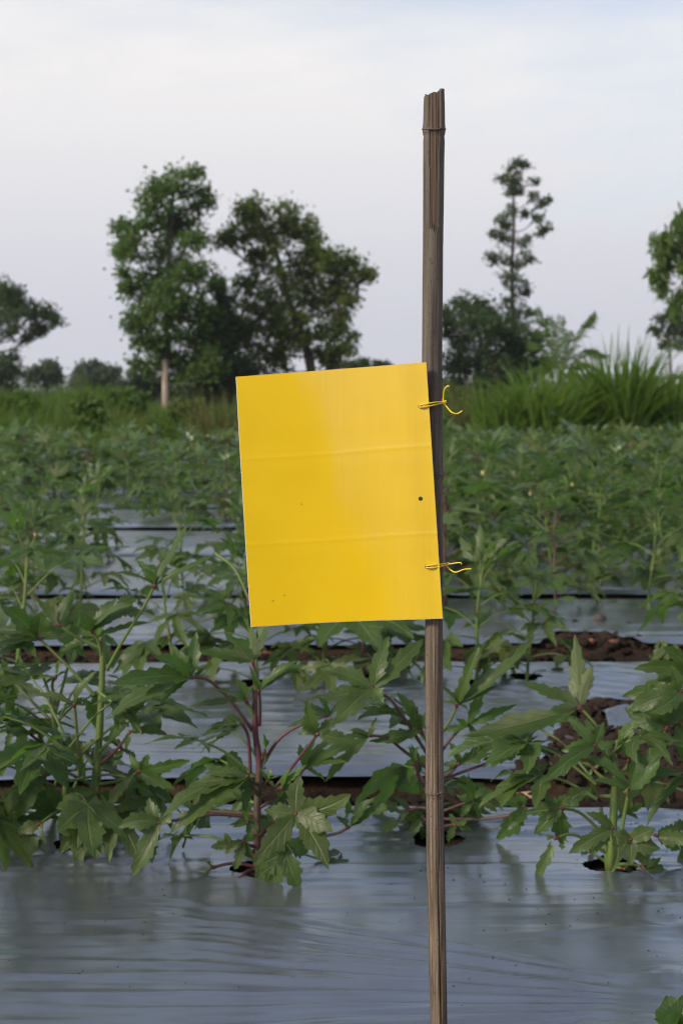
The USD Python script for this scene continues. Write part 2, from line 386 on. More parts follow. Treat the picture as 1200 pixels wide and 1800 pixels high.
def wrinkles(X, Y, kidx):
    """Height of the tension folds and dents of the film (metres)."""
    P = np.stack([X, Y], -1)
    amp = 1.0 if kidx < 2 else 1.3
    str_ = fb(np.stack([X * 0.8, Y * 26 + fb(P, 1.0, 2, 31) * 1.6], -1), 1, 2, 40 + kidx) * (0.0058 if kidx == 0 else .0085)
    mask = sm(-0.08, 0.16, fb(P * A(.8, 2.2), 1.0, 2, 50 + kidx))
    z = str_ * (0.3 + 1.5 * mask) + fb(P, 1.8, 2, 60 + kidx) * 0.016 + fb(P, 7.0, 2, 65 + kidx) * 0.004
    if kidx < 3:                                # thin taut creases
        q_ = np.stack([X * 1.6, Y * 15 + fb(P, 0.8, 2, 33) * 2.2], -1)
        rid = 1 - np.abs(2 * meshkit.noise(np.concatenate([q_, np.full(X.shape + (1,), 7.3 + kidx)], -1), 12) - 1)
        z = z + rid ** 7 * 0.0026 * sm(-.05, .2, fb(P, 2.6, 2, 36))
    if kidx == 0:
        dx, dy = FAN[0] - X, Y - FAN[1]
        # folds that run out to the left from the point where the film is pinned
        ang = np.arctan2(dy, np.maximum(dx, 0.02) + 0.18)
        r = np.hypot(dx, dy)
        fan = 0.3 * np.sin(ang * 150 + fb(P, 4.0, 2, 74) * 9) + np.sin(ang * 64 + fb(P, 2.0, 2, 71) * 2.6 + 2.0 * np.sin(ang * 13)) * (0.6 + 0.8 * fb(np.stack([ang * 14, r * 1.2], -1), 1, 2, 72))
        w = sm(0.02, 0.18, dx) * (1 - sm(0.55, 1.1, dx)) * sm(-.7, -.5, ang) * (1 - sm(0.30, 0.52, ang))
        z = z + fan * 0.0058 * w
        side = sm(-0.05, -0.2, dx) if False else sm(0.42, 0.62, X)
        z = z + side * (sm(.05, .3, fb(P, 9, 2, 81)) * 0.007 + fb(P, 4, 2, 82) * 0.02)
    if kidx == 1:
        dx, dy = X - 0.55, Y - 4.5
        d = np.hypot(dx, dy)
        w = np.exp(-(d / 0.55) ** 2)
        z = z + np.sin((dx * 0.55 + dy) * 58 + 5 * fb(P, 2, 2, 91)) * 0.0055 * w * (0.5 + sm(-.1, .2, fb(P, 3, 2, 92)))
    return z


def film_edges(kidx, x):
    """Front edge, rear edge, and the line to which the film is pulled back at the front."""
    a, b = BEDS[kidx]
    x = np.asarray(x, float)
    p = np.stack([x, np.full_like(x, kidx * 3.0)], -1)
    y0, y1 = a + fb(p, 2.2, 3, 100 + kidx) * 0.025, b + fb(p, 2.0, 3, 120 + kidx) * 0.05
    cut = y0.copy()
    if kidx == 0:
        cut = y0 + 0.66 * sm(0.49, 0.63, x)
        y1 = y1 - 0.03 * sm(0.5, .7, x) + fb(p, 5, 2, 7) * 0.05 * sm(.4, .6, x)
    if kidx == 1:
        cut = y0 + 0.92 * sm(0.42, 0.86, x) * (1 - 0.45 * sm(1.35, 1.8, x)) + fb(p, 7, 3, 9) * 0.16 * sm(.4, .7, x)
    if kidx == 2:
        cut = y0 + 0.26 * sm(0.78, 0.92, x) * (1 - sm(1.08, 1.22, x)) + fb(p, 7, 3, 19) * 0.1 * sm(.6, .8, x) * (1 - sm(1.2, 1.4, x))
    return y0, y1, cut


FILM_LABELS = ["nearest silver mulch film strip, under the bamboo stake", "second silver mulch film strip, stretched smooth just behind the front plants",
               "narrow third silver mulch film strip, behind a thin dark furrow", "fourth silver mulch film strip from the camera", "fifth silver mulch film strip, half hidden under okra rows",
               "sixth silver mulch film strip, beyond the open patch left of the yellow card"]


def build_film(kidx):
    a, b = BEDS[kidx]
    hw = 0.27 * b + 0.55
    dx = [0.011, 0.02, 0.03, 0.05, 0.05][kidx] if kidx < 5 else 0.1
    dy = [0.0048, 0.009, 0.025, 0.04, 0.04][kidx] if kidx < 5 else 0.06
    xs = np.arange(-hw, hw, dx)
    nt = int((b - a) / dy)
    t = np.linspace(0, 1, nt)
    y0, y1, cut = film_edges(kidx, xs)
    X = np.repeat(xs[:, None], nt, 1)
    Y = y0[:, None] + t[None] * (y1 - y0)[:, None]
    gone = Y < cut[:, None] - dy
    Y = np.maximum(Y, cut[:, None])
    for hx, hy, hr in HOLES.get(kidx, []):      # vertices next to a planting hole sit on its rim
        d = np.hypot(X - hx, (Y - hy))
        th = np.arctan2(Y - hy, X - hx)
        R = hr * (1 + .12 * np.sin(3 * th + hx * 40) + .07 * np.sin(5 * th + hx * 90))
        out = (d >= R) & (d < R + dx * 1.3)
        s = np.where(out, R / np.maximum(d, 1e-6), 1)
        X, Y = hx + (X - hx) * s, hy + (Y - hy) * s
    lip = (1 - sm(0.05, 0.09, t[None] * (y1 - y0)[:, None])) if kidx else 0 * X
    Z = np.maximum(bed_height(Y), -.012 * lip - 1 * (1 - lip)) + 0.012 + wrinkles(X, Y, kidx)
    edge = np.minimum(Y - cut[:, None], y1[:, None] - Y)
    Z = Z - 0.012 * (1 - sm(0, .03, edge)) * (0.4 + fb(np.stack([X, Y], -1), 6, 2, 140 + kidx))
    q = grid_faces(len(xs), nt)
    v = np.stack([X, Y, Z], -1).reshape(-1, 3)
    keep = ~gone.ravel()[q].all(1)
    c = v[q].mean(1)
    for hx, hy, hr in HOLES.get(kidx, []):
        th = np.arctan2(c[:, 1] - hy, c[:, 0] - hx)
        R = hr * (1 + .12 * np.sin(3 * th + hx * 40) + .07 * np.sin(5 * th + hx * 90))
        keep &= np.hypot(c[:, 0] - hx, c[:, 1] - hy) > R - dx * .2
    lab = FILM_LABELS[kidx] if kidx < len(FILM_LABELS) else "distant silver mulch film strip almost hidden under dense okra plants"
    used, inv = np.unique(tris(q[keep]), return_inverse=True)
    tag(obj("mulch_film", (v[used], inv.reshape(-1, 3)), m_film, smooth=True), lab, "mulch film", "distant mulch film strips" if kidx >= len(FILM_LABELS) else "mulch film strips")


# ------------------------------------------------------------------ haze
m_haze = M("haze", {"v": ("principled_volume", {"color": (.86, .88, .92), "density": 0.0003, "anisotropy": 0.2})}, [], surface=None, volume="v.volume")
hz = trimesh.creation.box([1240, 1040, 61.5])
hz.apply_translation([0, 440, 29.6])
tag(obj("haze", hz, m_haze), "thin pale haze in the air over the field", "haze", None, "stuff")

# ------------------------------------------------------------------ okra plants
def lobe(base, tip, N, W, rng, ns=20, nc=5, arch=0.10, fold=0.25, teeth=5, serr=0.24):
    base, tip = np.asarray(base, float), np.asarray(tip, float)
    D = tip - base
    L = np.linalg.norm(D)
    Nn = unit(N - D * (N @ D) / (L * L))
    s = np.linspace(0, 1, ns)
    sidebend = rng.normal(0, .05)
    S0 = unit(np.cross(D, Nn))
    P = base + D * s[:, None] + Nn * (L * arch * 4 * s * (1 - s))[:, None] + S0 * (L * sidebend * 4 * s * (1 - s))[:, None]
    T = np.gradient(P, axis=0)
    T /= np.linalg.norm(T, axis=1, keepdims=True)
    S = np.cross(T, Nn)
    S /= np.linalg.norm(S, axis=1, keepdims=True) + 1e-9
    n = np.cross(S, T)
    prof = np.sin(np.pi * s ** 0.82) ** 0.85 + 0.06 * (1 - s)
    ph = rng.random()
    cols = np.linspace(-1, 1, nc)
    V, UV = [], []
    ph1, ph2 = rng.random(2) * 6.28
    for c in cols:
        saw = ((s * teeth + ph + (0.4 if c > 0 else 0)) % 1.0)
        lobing = 1 + 0.14 * np.sin(s * 9.5 + (ph1 if c > 0 else ph2))
        w = W * L * prof * (1 + (serr * (saw - .5) * 2 * sm(0, .25, s) + (lobing - 1)) * abs(c) ** 2)
        und = 0.11 * np.sin(s * 11 + (ph1 if c > 0 else ph2)) * abs(c) ** 1.5 * W * L
        V.append(P + S * (c * w)[:, None] + n * (fold * abs(c) * w + und)[:, None])
        UV.append(np.stack([s, np.full(ns, c)], 1))
    v = np.stack(V, 1).reshape(-1, 3)
    uv = np.stack(UV, 1).reshape(-1, 2)
    q = grid_faces(ns, nc)
    f = tris(q[:, [0, 3, 2, 1]])
    fn = np.cross(v[f[:, 1]] - v[f[:, 0]], v[f[:, 2]] - v[f[:, 0]]).sum(0)
    if fn @ Nn < 0:
        f = f[:, [0, 2, 1]]
    return v, f, uv


def leaf_mesh(base, tips, N, rng, W=0.2, **kw):
    vs, fs, us, n = [], [], [], 0
    Ls = [np.linalg.norm(np.asarray(tp) - base) for tp in tips]
    med = np.median(Ls)
    for i, tp in enumerate(tips):
        v, f, u = lobe(base, tp, N + rng.normal(0, .10, 3), W * .8 * rng.uniform(.85, 1.15) * (.45 + .55 * med / Ls[i]), rng, **kw)
        vs.append(v), fs.append(f + n), us.append(u)
        n += len(v)
    v, f, u = np.vstack(vs), np.vstack(fs), np.vstack(us)
    return v, f, u


def eat_holes(v, f, rng, n):
    """Insect holes: drops small patches of the blade."""
    c = v[f].mean(1)
    keep = np.ones(len(f), bool)
    for _ in range(n):
        p = c[rng.integers(len(c))]
        keep &= np.linalg.norm(c - p, axis=1) > rng.uniform(.004, .011)
    return f[keep]


def compact(v, f, uv):
    used, inv = np.unique(f, return_inverse=True)
    return v[used], inv.reshape(-1, 3), uv[used]


def put_leaf(parent, mesh, mat, name="leaf"):
    v, f, u = compact(*mesh)
    return obj(name, (v, f), mat, parent, smooth=True, uv=u)


def palmate(base, d, N, L, rng, spread=44, nl=5, droop=0.0):
    d, N = unit(d), unit(N)
    d = unit(d)
    S = unit(np.cross(d, N))
    N = np.cross(S, d)
    out = []
    for i in range(nl):
        k2 = i - (nl - 1) / 2
        a = math.radians(k2 * spread + rng.normal(0, 5))
        ln = L * (1 - 0.13 * abs(k2) ** 1.35) * rng.uniform(.9, 1.08)
        out.append(base + (d * math.cos(a) + S * math.sin(a)) * ln - A(0, 0, 1) * droop * ln * rng.uniform(.6, 1.3))
    return out


def random_plant(parent, rng, H=0.5, nodes=11, detail=1, base=(0, 0, 0), purple=False, joined=False, low_only=False, az_lim=None, skip_to=0.0, leaf_scale=1.0):
    """An okra plant grown from its base. detail 1: near, 0: far."""
    base = A(*base)
    lean = rng.normal(0, .06, 2)
    zs = np.linspace(-0.03, 1, 6)
    C = base + np.stack([lean[0] * zs * H + .012 * np.sin(zs * 5 + rng.random() * 6), lean[1] * zs * H, zs * H], 1)
    C[0] = base + A(0, 0, -0.03)
    C = spline(C, 14)
    ms = m_stem_r if purple else m_stem_g
    kw = dict(ns=16, nc=5, teeth=4) if detail else dict(ns=8, nc=3, teeth=2.5)
    blades, pets = [], []
    if not low_only:
        st = tube(C, np.linspace(.0085, .0045, 14) * (H / .5) ** .5, 7)
        obj("stem", st, ms, parent, smooth=True)
    az = rng.random() * 6.28
    for i in range(nodes):
        u = (i + 0.6) / nodes
        if low_only and u > low_only:
            break
        az += math.radians(137.5) + rng.normal(0, .25)
        if u < skip_to:
            continue
        a = az if az_lim is None else az_lim[0] + (az_lim[1] - az_lim[0]) * rng.random()
        p0 = C[int(np.clip(0.12 + u * 0.86, 0, 1) * 13)]
        el = math.radians(np.interp(u, [0, .4, .8, 1], [8, 28, 52, 72]) + rng.normal(0, 9))
        pl = np.interp(u, [0, .4, .8, 1], [.17, .20, .14, .04]) * rng.uniform(.75, 1.25) * (H / .5) ** .7
        out = A(math.cos(a), math.sin(a), 0)
        d = out * math.cos(el) + A(0, 0, math.sin(el))
        p1 = p0 + d * pl * .55
        p2 = p0 + d * pl + A(0, 0, -.10 * pl)
        pp = spline([p0, p1 + A(0, 0, .02 * pl), p2], 7 if detail else 4)
        pt = tube(pp, np.linspace(.0036, .0022, len(pp)), 5 if detail else 3)
        L = np.interp(u, [0, .3, .75, 1], [.10, .155, .15, .055]) * leaf_scale * rng.uniform(.75, 1.25) * (H / .5) ** .6
        eld = el - math.radians(rng.uniform(25, 60)) if u < .75 else el - math.radians(rng.uniform(0, 25))
        dd = out * math.cos(eld) + A(0, 0, math.sin(eld))
        N = unit(A(0, 0, 1) * math.cos(eld) - out * math.sin(eld) + rng.normal(0, .28, 3))
        tips = palmate(p2, dd, N, L, rng, spread=rng.uniform(36, 52), nl=5 if u < .8 else 3, droop=rng.uniform(.05, .35) if u < .7 else 0)
        mesh = leaf_mesh(p2, tips, N, rng, W=rng.uniform(.16, .27) if u < .5 else rng.uniform(.13, .20), arch=rng.uniform(.02, .12), fold=rng.uniform(.1, .45), **kw)
        if detail and rng.random() < .3:
            mesh = (mesh[0], eat_holes(*mesh[:2], rng, rng.integers(2, 6)), mesh[2])
        mat = m_young if u > .93 else (m_leaf_low if u < .3 else m_leaf)
        if joined:
            blades.append(mesh), pets.append(pt)
        else:
            put_leaf(parent, mesh, mat)
            obj("petiole", pt, ms if rng.random() < .6 else m_stem_g, parent, smooth=True)
    if joined:
        n, vs, fs = 0, [], []
        for v, f, u in blades:
            vs.append(v), fs.append(f + n)
            n += len(v)
        obj("foliage", (np.vstack(vs), np.vstack(fs)), m_leaf_far, parent, smooth=True)
        obj("petioles", join(pets), ms, parent)
    if not low_only and rng.random() < .35:
        b = trimesh.creation.icosphere(1, .009)
        b.apply_scale([.8, .8, 1.7])
        b.apply_translation(C[10] + A(rng.normal(0, .015), -.015, 0.02))
        obj("flower_bud", b, m_bud, parent, smooth=True)


def hand_plant(name_label, base_px, Y, stems, leaves, rng, fill=0, fillH=.4, fill_to=.5, fill_from=0.0, fill_az=None, purple=False, extra=None, hole=True):
    """A plant laid out from what the photograph shows of it: stems and leaves, each at its own distance."""
    base = ground_at(*base_px) if Y is None else at(base_px[0], base_px[1], Y)
    if Y is None:
        Y = base[1]
    t = thing("okra_plant", name_label, "okra plant", base, group=None)
    par = str(t.GetPath())
    W3 = lambda px, py, dy=0.0: at(px, py, Y + dy) - base
    for pts, r0, r1, col in stems:
        P = spline([W3(*p) for p in pts], 4 * len(pts))
        wob = np.linspace(r0, r1, len(P)) * (1 + .06 * np.sin(np.arange(len(P)) * 1.7))
        obj("stem" if pts is stems[0][0] else "branch", tube(P, wob, 9), m_stem_r if col == "r" else m_stem_g, par, smooth=True)
    for lf in leaves:
        path, tips, o = lf[0], lf[1], (lf[2] if len(lf) > 2 else {})
        dy0 = o.get("dy", rng.normal(0, .05))
        pts, m = [], len(path)
        for i, p in enumerate(path):
            pts.append(W3(p[0], p[1], dy0 * (i / max(1, m - 1)) if m > 1 else dy0))
        b = pts[-1]
        if m > 1:
            obj("petiole", tube(spline(pts, 4 * m), [.0042, .0034, .003], 7), m_stem_r if o.get("col", "r" if purple else "g") == "r" else m_stem_g, par, smooth=True)
            d = unit(pts[-1] - pts[-2])
            obj("leaf_joint", tube([b - d * .010, b - d * .004, b + d * .003], [.0032, .0044, .0036], 7), m_node, par, smooth=True)
        tp = []
        mean = np.mean([math.hypot(q[0] - path[-1][0], q[1] - path[-1][1]) for q in tips]) / FPX * Y
        for q in tips:
            dz = q[2] if len(q) > 2 else o.get("tz", 0.0) + rng.normal(0, .28) * mean
            tp.append(W3(q[0], q[1], dy0 + dz))
        mode = o.get("n", "u")
        N = {"u": A(0, -.55, .85), "c": A(0, -1, .25), "p": A(0, .9, .45), "l": A(-.6, -.4, .7), "r": A(.6, -.4, .7), "d": A(0, -.9, -.3)}[mode]
        N = unit(N + rng.normal(0, .16, 3))
        mesh = leaf_mesh(b, tp, N, rng, W=o.get("W", .185), ns=o.get("ns", 22), nc=5, teeth=o.get("teeth", 5), arch=o.get("arch", rng.uniform(.03, .11)), fold=o.get("fold", rng.uniform(.12, .42)), serr=o.get("serr", .24))
        if o.get("eat"):
            mesh = (mesh[0], eat_holes(*mesh[:2], rng, o["eat"]), mesh[2])
        put_leaf(par, mesh, {"y": m_young, "o": m_leaf_low}.get(o.get("m"), m_leaf))
    if fill:
        random_plant(par, rng, H=fillH, nodes=fill, detail=1, low_only=fill_to, skip_to=fill_from, az_lim=fill_az)
    if extra:
        extra(par, W3)
    if hole:
        HOLES[0].append((base[0], base[1], .057))
    return t


rng = np.random.default_rng(11)

# --- left plant
hand_plant("tall green-stemmed okra plant at the left edge with an upright spear-shaped top leaf", (140, 1492), None, [
    ([(150, 1488), (168, 1400), (172, 1330), (177, 1250), (180, 1180), (180, 1120)], .0105, .006, "g")],
    [([(166, 1222), (118, 1170), (66, 1120)], [(-25, 1112), (-20, 1160), (-45, 1140), (68, 1078), (48, 1100)], {"n": "u", "W": .2}),
     ([(66, 1118)], [(2, 1066, -.05), (72, 1075, -.03)], {"n": "c", "W": .3, "arch": .02, "dy": -.03}),
     ([(178, 1140), (135, 1120), (102, 1098)], [(130, 1033), (95, 1058), (70, 1112), (62, 1050)], {"n": "p", "W": .18}),
     ([(180, 1160), (172, 1125), (160, 1108)], [(232, 1062), (206, 1050), (248, 1072), (140, 1075)], {"n": "u", "W": .2}),
     ([(205, 1066)], [(252, 1078), (240, 1052)], {"n": "c", "W": .3}),
     ([(181, 1165), (178, 1130), (172, 1120)], [(104, 1146), (82, 1114), (266, 1094), (210, 1138), (190, 1092)], {"n": "u", "W": .14, "m": "y"}),
     ([(188, 1178), (215, 1128), (250, 1072), (273, 1028)], [(336, 916, .05), (198, 1006, -.03), (240, 985, .05)], {"n": "l", "W": .13, "arch": .05, "dy": -.06}),
     ([(273, 1028)], [(262, 1050, .05), (255, 1000, -.02)], {"n": "u", "W": .25, "dy": -.06}),
     ([(172, 1325), (225, 1270), (258, 1225)], [(184, 1268), (196, 1203), (232, 1185), (300, 1218), (312, 1190), (160, 1240)], {"n": "u", "W": .17, "dy": -.12}),
     ([(172, 1215), (205, 1240), (225, 1250)], [(190, 1310), (260, 1225), (212, 1215)], {"n": "c", "dy": -.1}),
     ([(140, 1365), (136, 1300), (131, 1238)], [(52, 1222), (148, 1200), (172, 1180), (112, 1240), (150, 1240)], {"n": "u", "dy": -.1}),
     ([(175, 1345), (205, 1318), (228, 1288)], [(298, 1296), (214, 1262), (258, 1262), (222, 1318)], {"n": "u", "col": "r", "eat": 4, "W": .2}),
     ([(172, 1380), (215, 1372), (246, 1356)], [(335, 1336), (308, 1388), (228, 1325), (260, 1326), (250, 1400)], {"n": "c", "dy": -.05, "W": .22, "m": "y"}),
     ([(165, 1400), (170, 1396)], [(122, 1442), (165, 1352), (222, 1402), (118, 1388), (200, 1440)], {"n": "c", "dy": -.06, "W": .22}),
     ([(170, 1390), (180, 1400), (190, 1420)], [(147, 1506), (204, 1472), (236, 1418), (238, 1360), (150, 1432)], {"n": "c", "dy": -.13, "W": .17, "m": "o"}),
     ([(150, 1440), (143, 1450), (140, 1456)], [(140, 1525), (104, 1500), (172, 1508), (186, 1478), (105, 1465)], {"n": "c", "dy": -.1, "W": .3, "m": "o", "serr": .1}),
     ([(150, 1455), (110, 1425), (68, 1450)], [(50, 1518), (26, 1466), (86, 1466), (80, 1500)], {"n": "c", "dy": -.1, "W": .3, "m": "o", "serr": .1, "eat": 5}),
     ([(160, 1430), (130, 1415), (100, 1428)], [(22, 1442), (40, 1382), (2, 1404), (45, 1455), (80, 1380)], {"n": "u", "W": .24}),
     ([(160, 1380), (115, 1358), (82, 1362)], [(18, 1446), (58, 1342), (-2, 1460), (60, 1385)], {"n": "u", "W": .17, "dy": -.08}),
     ([(165, 1345), (150, 1330), (140, 1320)], [(100, 1330), (150, 1370), (170, 1300), (120, 1290)], {"n": "u", "W": .26}),
     ([(170, 1300), (200, 1300), (215, 1318)], [(175, 1300), (240, 1340), (200, 1350)], {"n": "u", "W": .3}),
     ([(168, 1440), (205, 1430), (232, 1425)], [(262, 1470), (225, 1470), (270, 1410), (250, 1385)], {"n": "u", "W": .26, "dy": .05}),
     ([(160, 1450), (190, 1455)], [(230, 1470), (180, 1490), (215, 1420)], {"n": "c", "W": .28, "m": "o"}),
     ([(273, 1028)], [(380, 974, .02), (300, 972, .03)], {"n": "u", "W": .09, "dy": -.06, "arch": .05}),
     ([(378, 973), (412, 1000), (440, 1058)], [(446, 1085), (452, 1070)], {"n": "u", "W": .12, "dy": -.05})], rng, fill=24, fillH=.44, fill_to=.62)
# arching narrow lobe of the upright top leaf
hand_plant("smaller purple-stemmed okra plant at the left picture edge", (105, 1478), None, [
    ([(108, 1478), (116, 1400), (110, 1330), (95, 1275), (92, 1245)], .0085, .005, "g")],
    [([(112, 1340), (70, 1305), (28, 1270)], [(-5, 1290), (20, 1238), (-25, 1262), (12, 1318), (30, 1242)], {"col": "r", "n": "u", "W": .2}),
     ([(92, 1270), (55, 1232), (22, 1196)], [(14, 1252), (-25, 1200), (2, 1158), (34, 1152), (-10, 1235)], {"n": "c", "W": .24}),
     ([(95, 1262), (112, 1200), (130, 1130)], [(150, 1155), (100, 1160), (140, 1080), (170, 1120)], {"n": "u", "W": .2, "dy": .05}),
     ([(95, 1250), (80, 1200), (68, 1175)], [(25, 1170), (65, 1148), (100, 1165), (40, 1190)], {"n": "u", "W": .2}),
     ([(98, 1240), (92, 1205), (98, 1190)], [(40, 1195), (110, 1150), (75, 1210), (120, 1180)], {"n": "u", "m": "y", "W": .15}),
     ([(108, 1310), (80, 1290)], [(50, 1272), (62, 1310), (85, 1265)], {"n": "u", "W": .28}),
     ([(112, 1360), (70, 1320)], [(25, 1325), (50, 1300), (60, 1340)], {"n": "u", "W": .24}),
     ([(112, 1420), (70, 1410), (40, 1415)], [(-10, 1450), (0, 1390), (20, 1470), (30, 1380)], {"n": "u", "W": .24, "dy": .08}),
     ([(112, 1430), (60, 1380), (42, 1352)], [(25, 1378), (30, 1400), (60, 1350)], {"n": "u", "W": .2})], rng, hole=False, fill=16, fillH=.42, fill_to=.7)

# --- plant in the middle, purple stem
hand_plant("purple-stemmed okra plant below the yellow card with a broad pale front leaf", (455, 1536), None, [
    ([(455, 1536), (452, 1460), (453, 1400), (456, 1345), (449, 1290), (448, 1230), (449, 1180)], .0098, .0048, "r")],
    [([(444, 1285), (405, 1232), (368, 1197), (334, 1190)], [(345, 1110, .03), (279, 1240), (270, 1155), (300, 1132), (195, 1203, -.1)], {"n": "u", "W": .17, "dy": -.06, "arch": .06}),
     ([(322, 1190)], [(186, 1262), (248, 1236), (205, 1215)], {"n": "u", "W": .13, "dy": -.06}),
     ([(449, 1195), (447, 1175), (444, 1162)], [(346, 1148), (394, 1112), (440, 1098), (474, 1090), (368, 1152)], {"n": "p", "W": .2}),
     ([(456, 1275), (457, 1240), (455, 1214)], [(541, 1168), (526, 1160), (438, 1170), (445, 1212)], {"n": "u", "W": .13, "fold": .5}),
     ([(447, 1262), (440, 1245), (432, 1232)], [(332, 1243), (410, 1192), (382, 1212), (445, 1205)], {"n": "u", "W": .17, "col": "g"}),
     ([(440, 1365), (437, 1300), (426, 1272)], [(343, 1304), (388, 1302), (394, 1260), (366, 1280)], {"n": "u", "W": .2, "eat": 5}),
     ([(463, 1342), (490, 1300), (530, 1274), (578, 1257)], [(528, 1232), (505, 1280), (610, 1228), (560, 1225)], {"n": "u", "W": .2}),
     ([(478, 1392), (520, 1340), (558, 1290)], [(540, 1228), (526, 1266), (524, 1292), (592, 1262), (622, 1300)], {"n": "c", "W": .25, "dy": -.04}),
     ([(468, 1400), (510, 1385), (535, 1350)], [(526, 1308), (556, 1296), (648, 1298), (572, 1374), (610, 1340), (600, 1300)], {"n": "u", "W": .17, "m": "y"}),
     ([(455, 1470), (490, 1440), (520, 1431)], [(617, 1396, -.03), (443, 1522, -.06), (578, 1530, -.06), (464, 1424, .0), (527, 1362, .03), (585, 1462, -.05)], {"n": "c", "W": .235, "dy": -.17, "m": "o", "serr": .22, "arch": .02, "fold": .12}),
     ([(458, 1475), (485, 1475), (500, 1482)], [(452, 1550), (532, 1568), (540, 1500), (482, 1568), (465, 1490)], {"n": "c", "W": .26, "dy": -.10}),
     ([(453, 1400), (448, 1390), (444, 1382)], [(357, 1342), (396, 1326), (432, 1428), (425, 1345), (400, 1362)], {"n": "c", "W": .22, "dy": -.05}),
     ([(452, 1380), (435, 1365)], [(300, 1465), (333, 1378), (284, 1438), (360, 1362)], {"n": "u", "W": .15, "dy": -.1}),
     ([(452, 1438), (380, 1432), (325, 1440), (280, 1447)], [(205, 1456), (233, 1542), (268, 1518), (262, 1402), (302, 1424)], {"n": "c", "W": .22, "dy": -.10, "m": "o"}),
     ([(452, 1432), (400, 1428), (345, 1425)], [(300, 1460), (310, 1405), (352, 1390), (330, 1470)], {"n": "u", "W": .22}),
     ([(452, 1500), (430, 1492), (405, 1487)], [(370, 1490), (396, 1464), (404, 1470)], {"n": "c", "W": .3}),
     ([(452, 1490), (435, 1485), (428, 1478)], [(396, 1502), (444, 1512), (456, 1470), (412, 1530)], {"n": "c", "W": .24, "dy": -.05}),
     ([(452, 1525), (410, 1518), (372, 1526)], [(334, 1566), (362, 1516), (350, 1550)], {"n": "u", "W": .22, "m": "o"}),
     ([(452, 1530), (430, 1535), (405, 1545)], [(368, 1535), (412, 1535), (385, 1562)], {"n": "u", "W": .26}),
     ([(452, 1530), (435, 1532), (420, 1546)], [(400, 1584), (428, 1556), (410, 1558)], {"n": "c", "W": .26, "dy": -.06, "m": "o"}),
     ([(456, 1478), (530, 1476), (590, 1466), (612, 1455)], [(704, 1418), (590, 1436), (604, 1398), (660, 1402), (640, 1450)], {"n": "u", "W": .17, "eat": 7, "dy": .04}),
     ([(455, 1415), (430, 1405)], [(386, 1402), (442, 1440), (402, 1440), (400, 1378)], {"n": "u", "W": .24, "col": "g"}),
     ([(456, 1392), (465, 1380), (470, 1372)], [(455, 1350), (478, 1348), (492, 1366), (462, 1362), (483, 1385)], {"n": "u", "W": .2, "m": "y", "dy": -.05}),
     ([(456, 1400), (480, 1392), (495, 1385)], [(540, 1345), (525, 1385), (510, 1352)], {"n": "u", "W": .2, "m": "y", "dy": -.06}),
     ([(456, 1420), (475, 1410), (488, 1405)], [(470, 1450), (530, 1400), (512, 1370), (505, 1430)], {"n": "u", "W": .24, "dy": -.04}),
     ([(452, 1440), (436, 1446)], [(410, 1455), (440, 1480), (424, 1425), (455, 1460)], {"n": "u", "W": .26, "col": "g"}),
     ([(453, 1350), (462, 1330), (465, 1320)], [(462, 1290), (464, 1345)], {"n": "r", "W": .3})], rng, purple=True, fill=13, fillH=.36, fill_to=.6, fill_az=(-.3, 3.4))

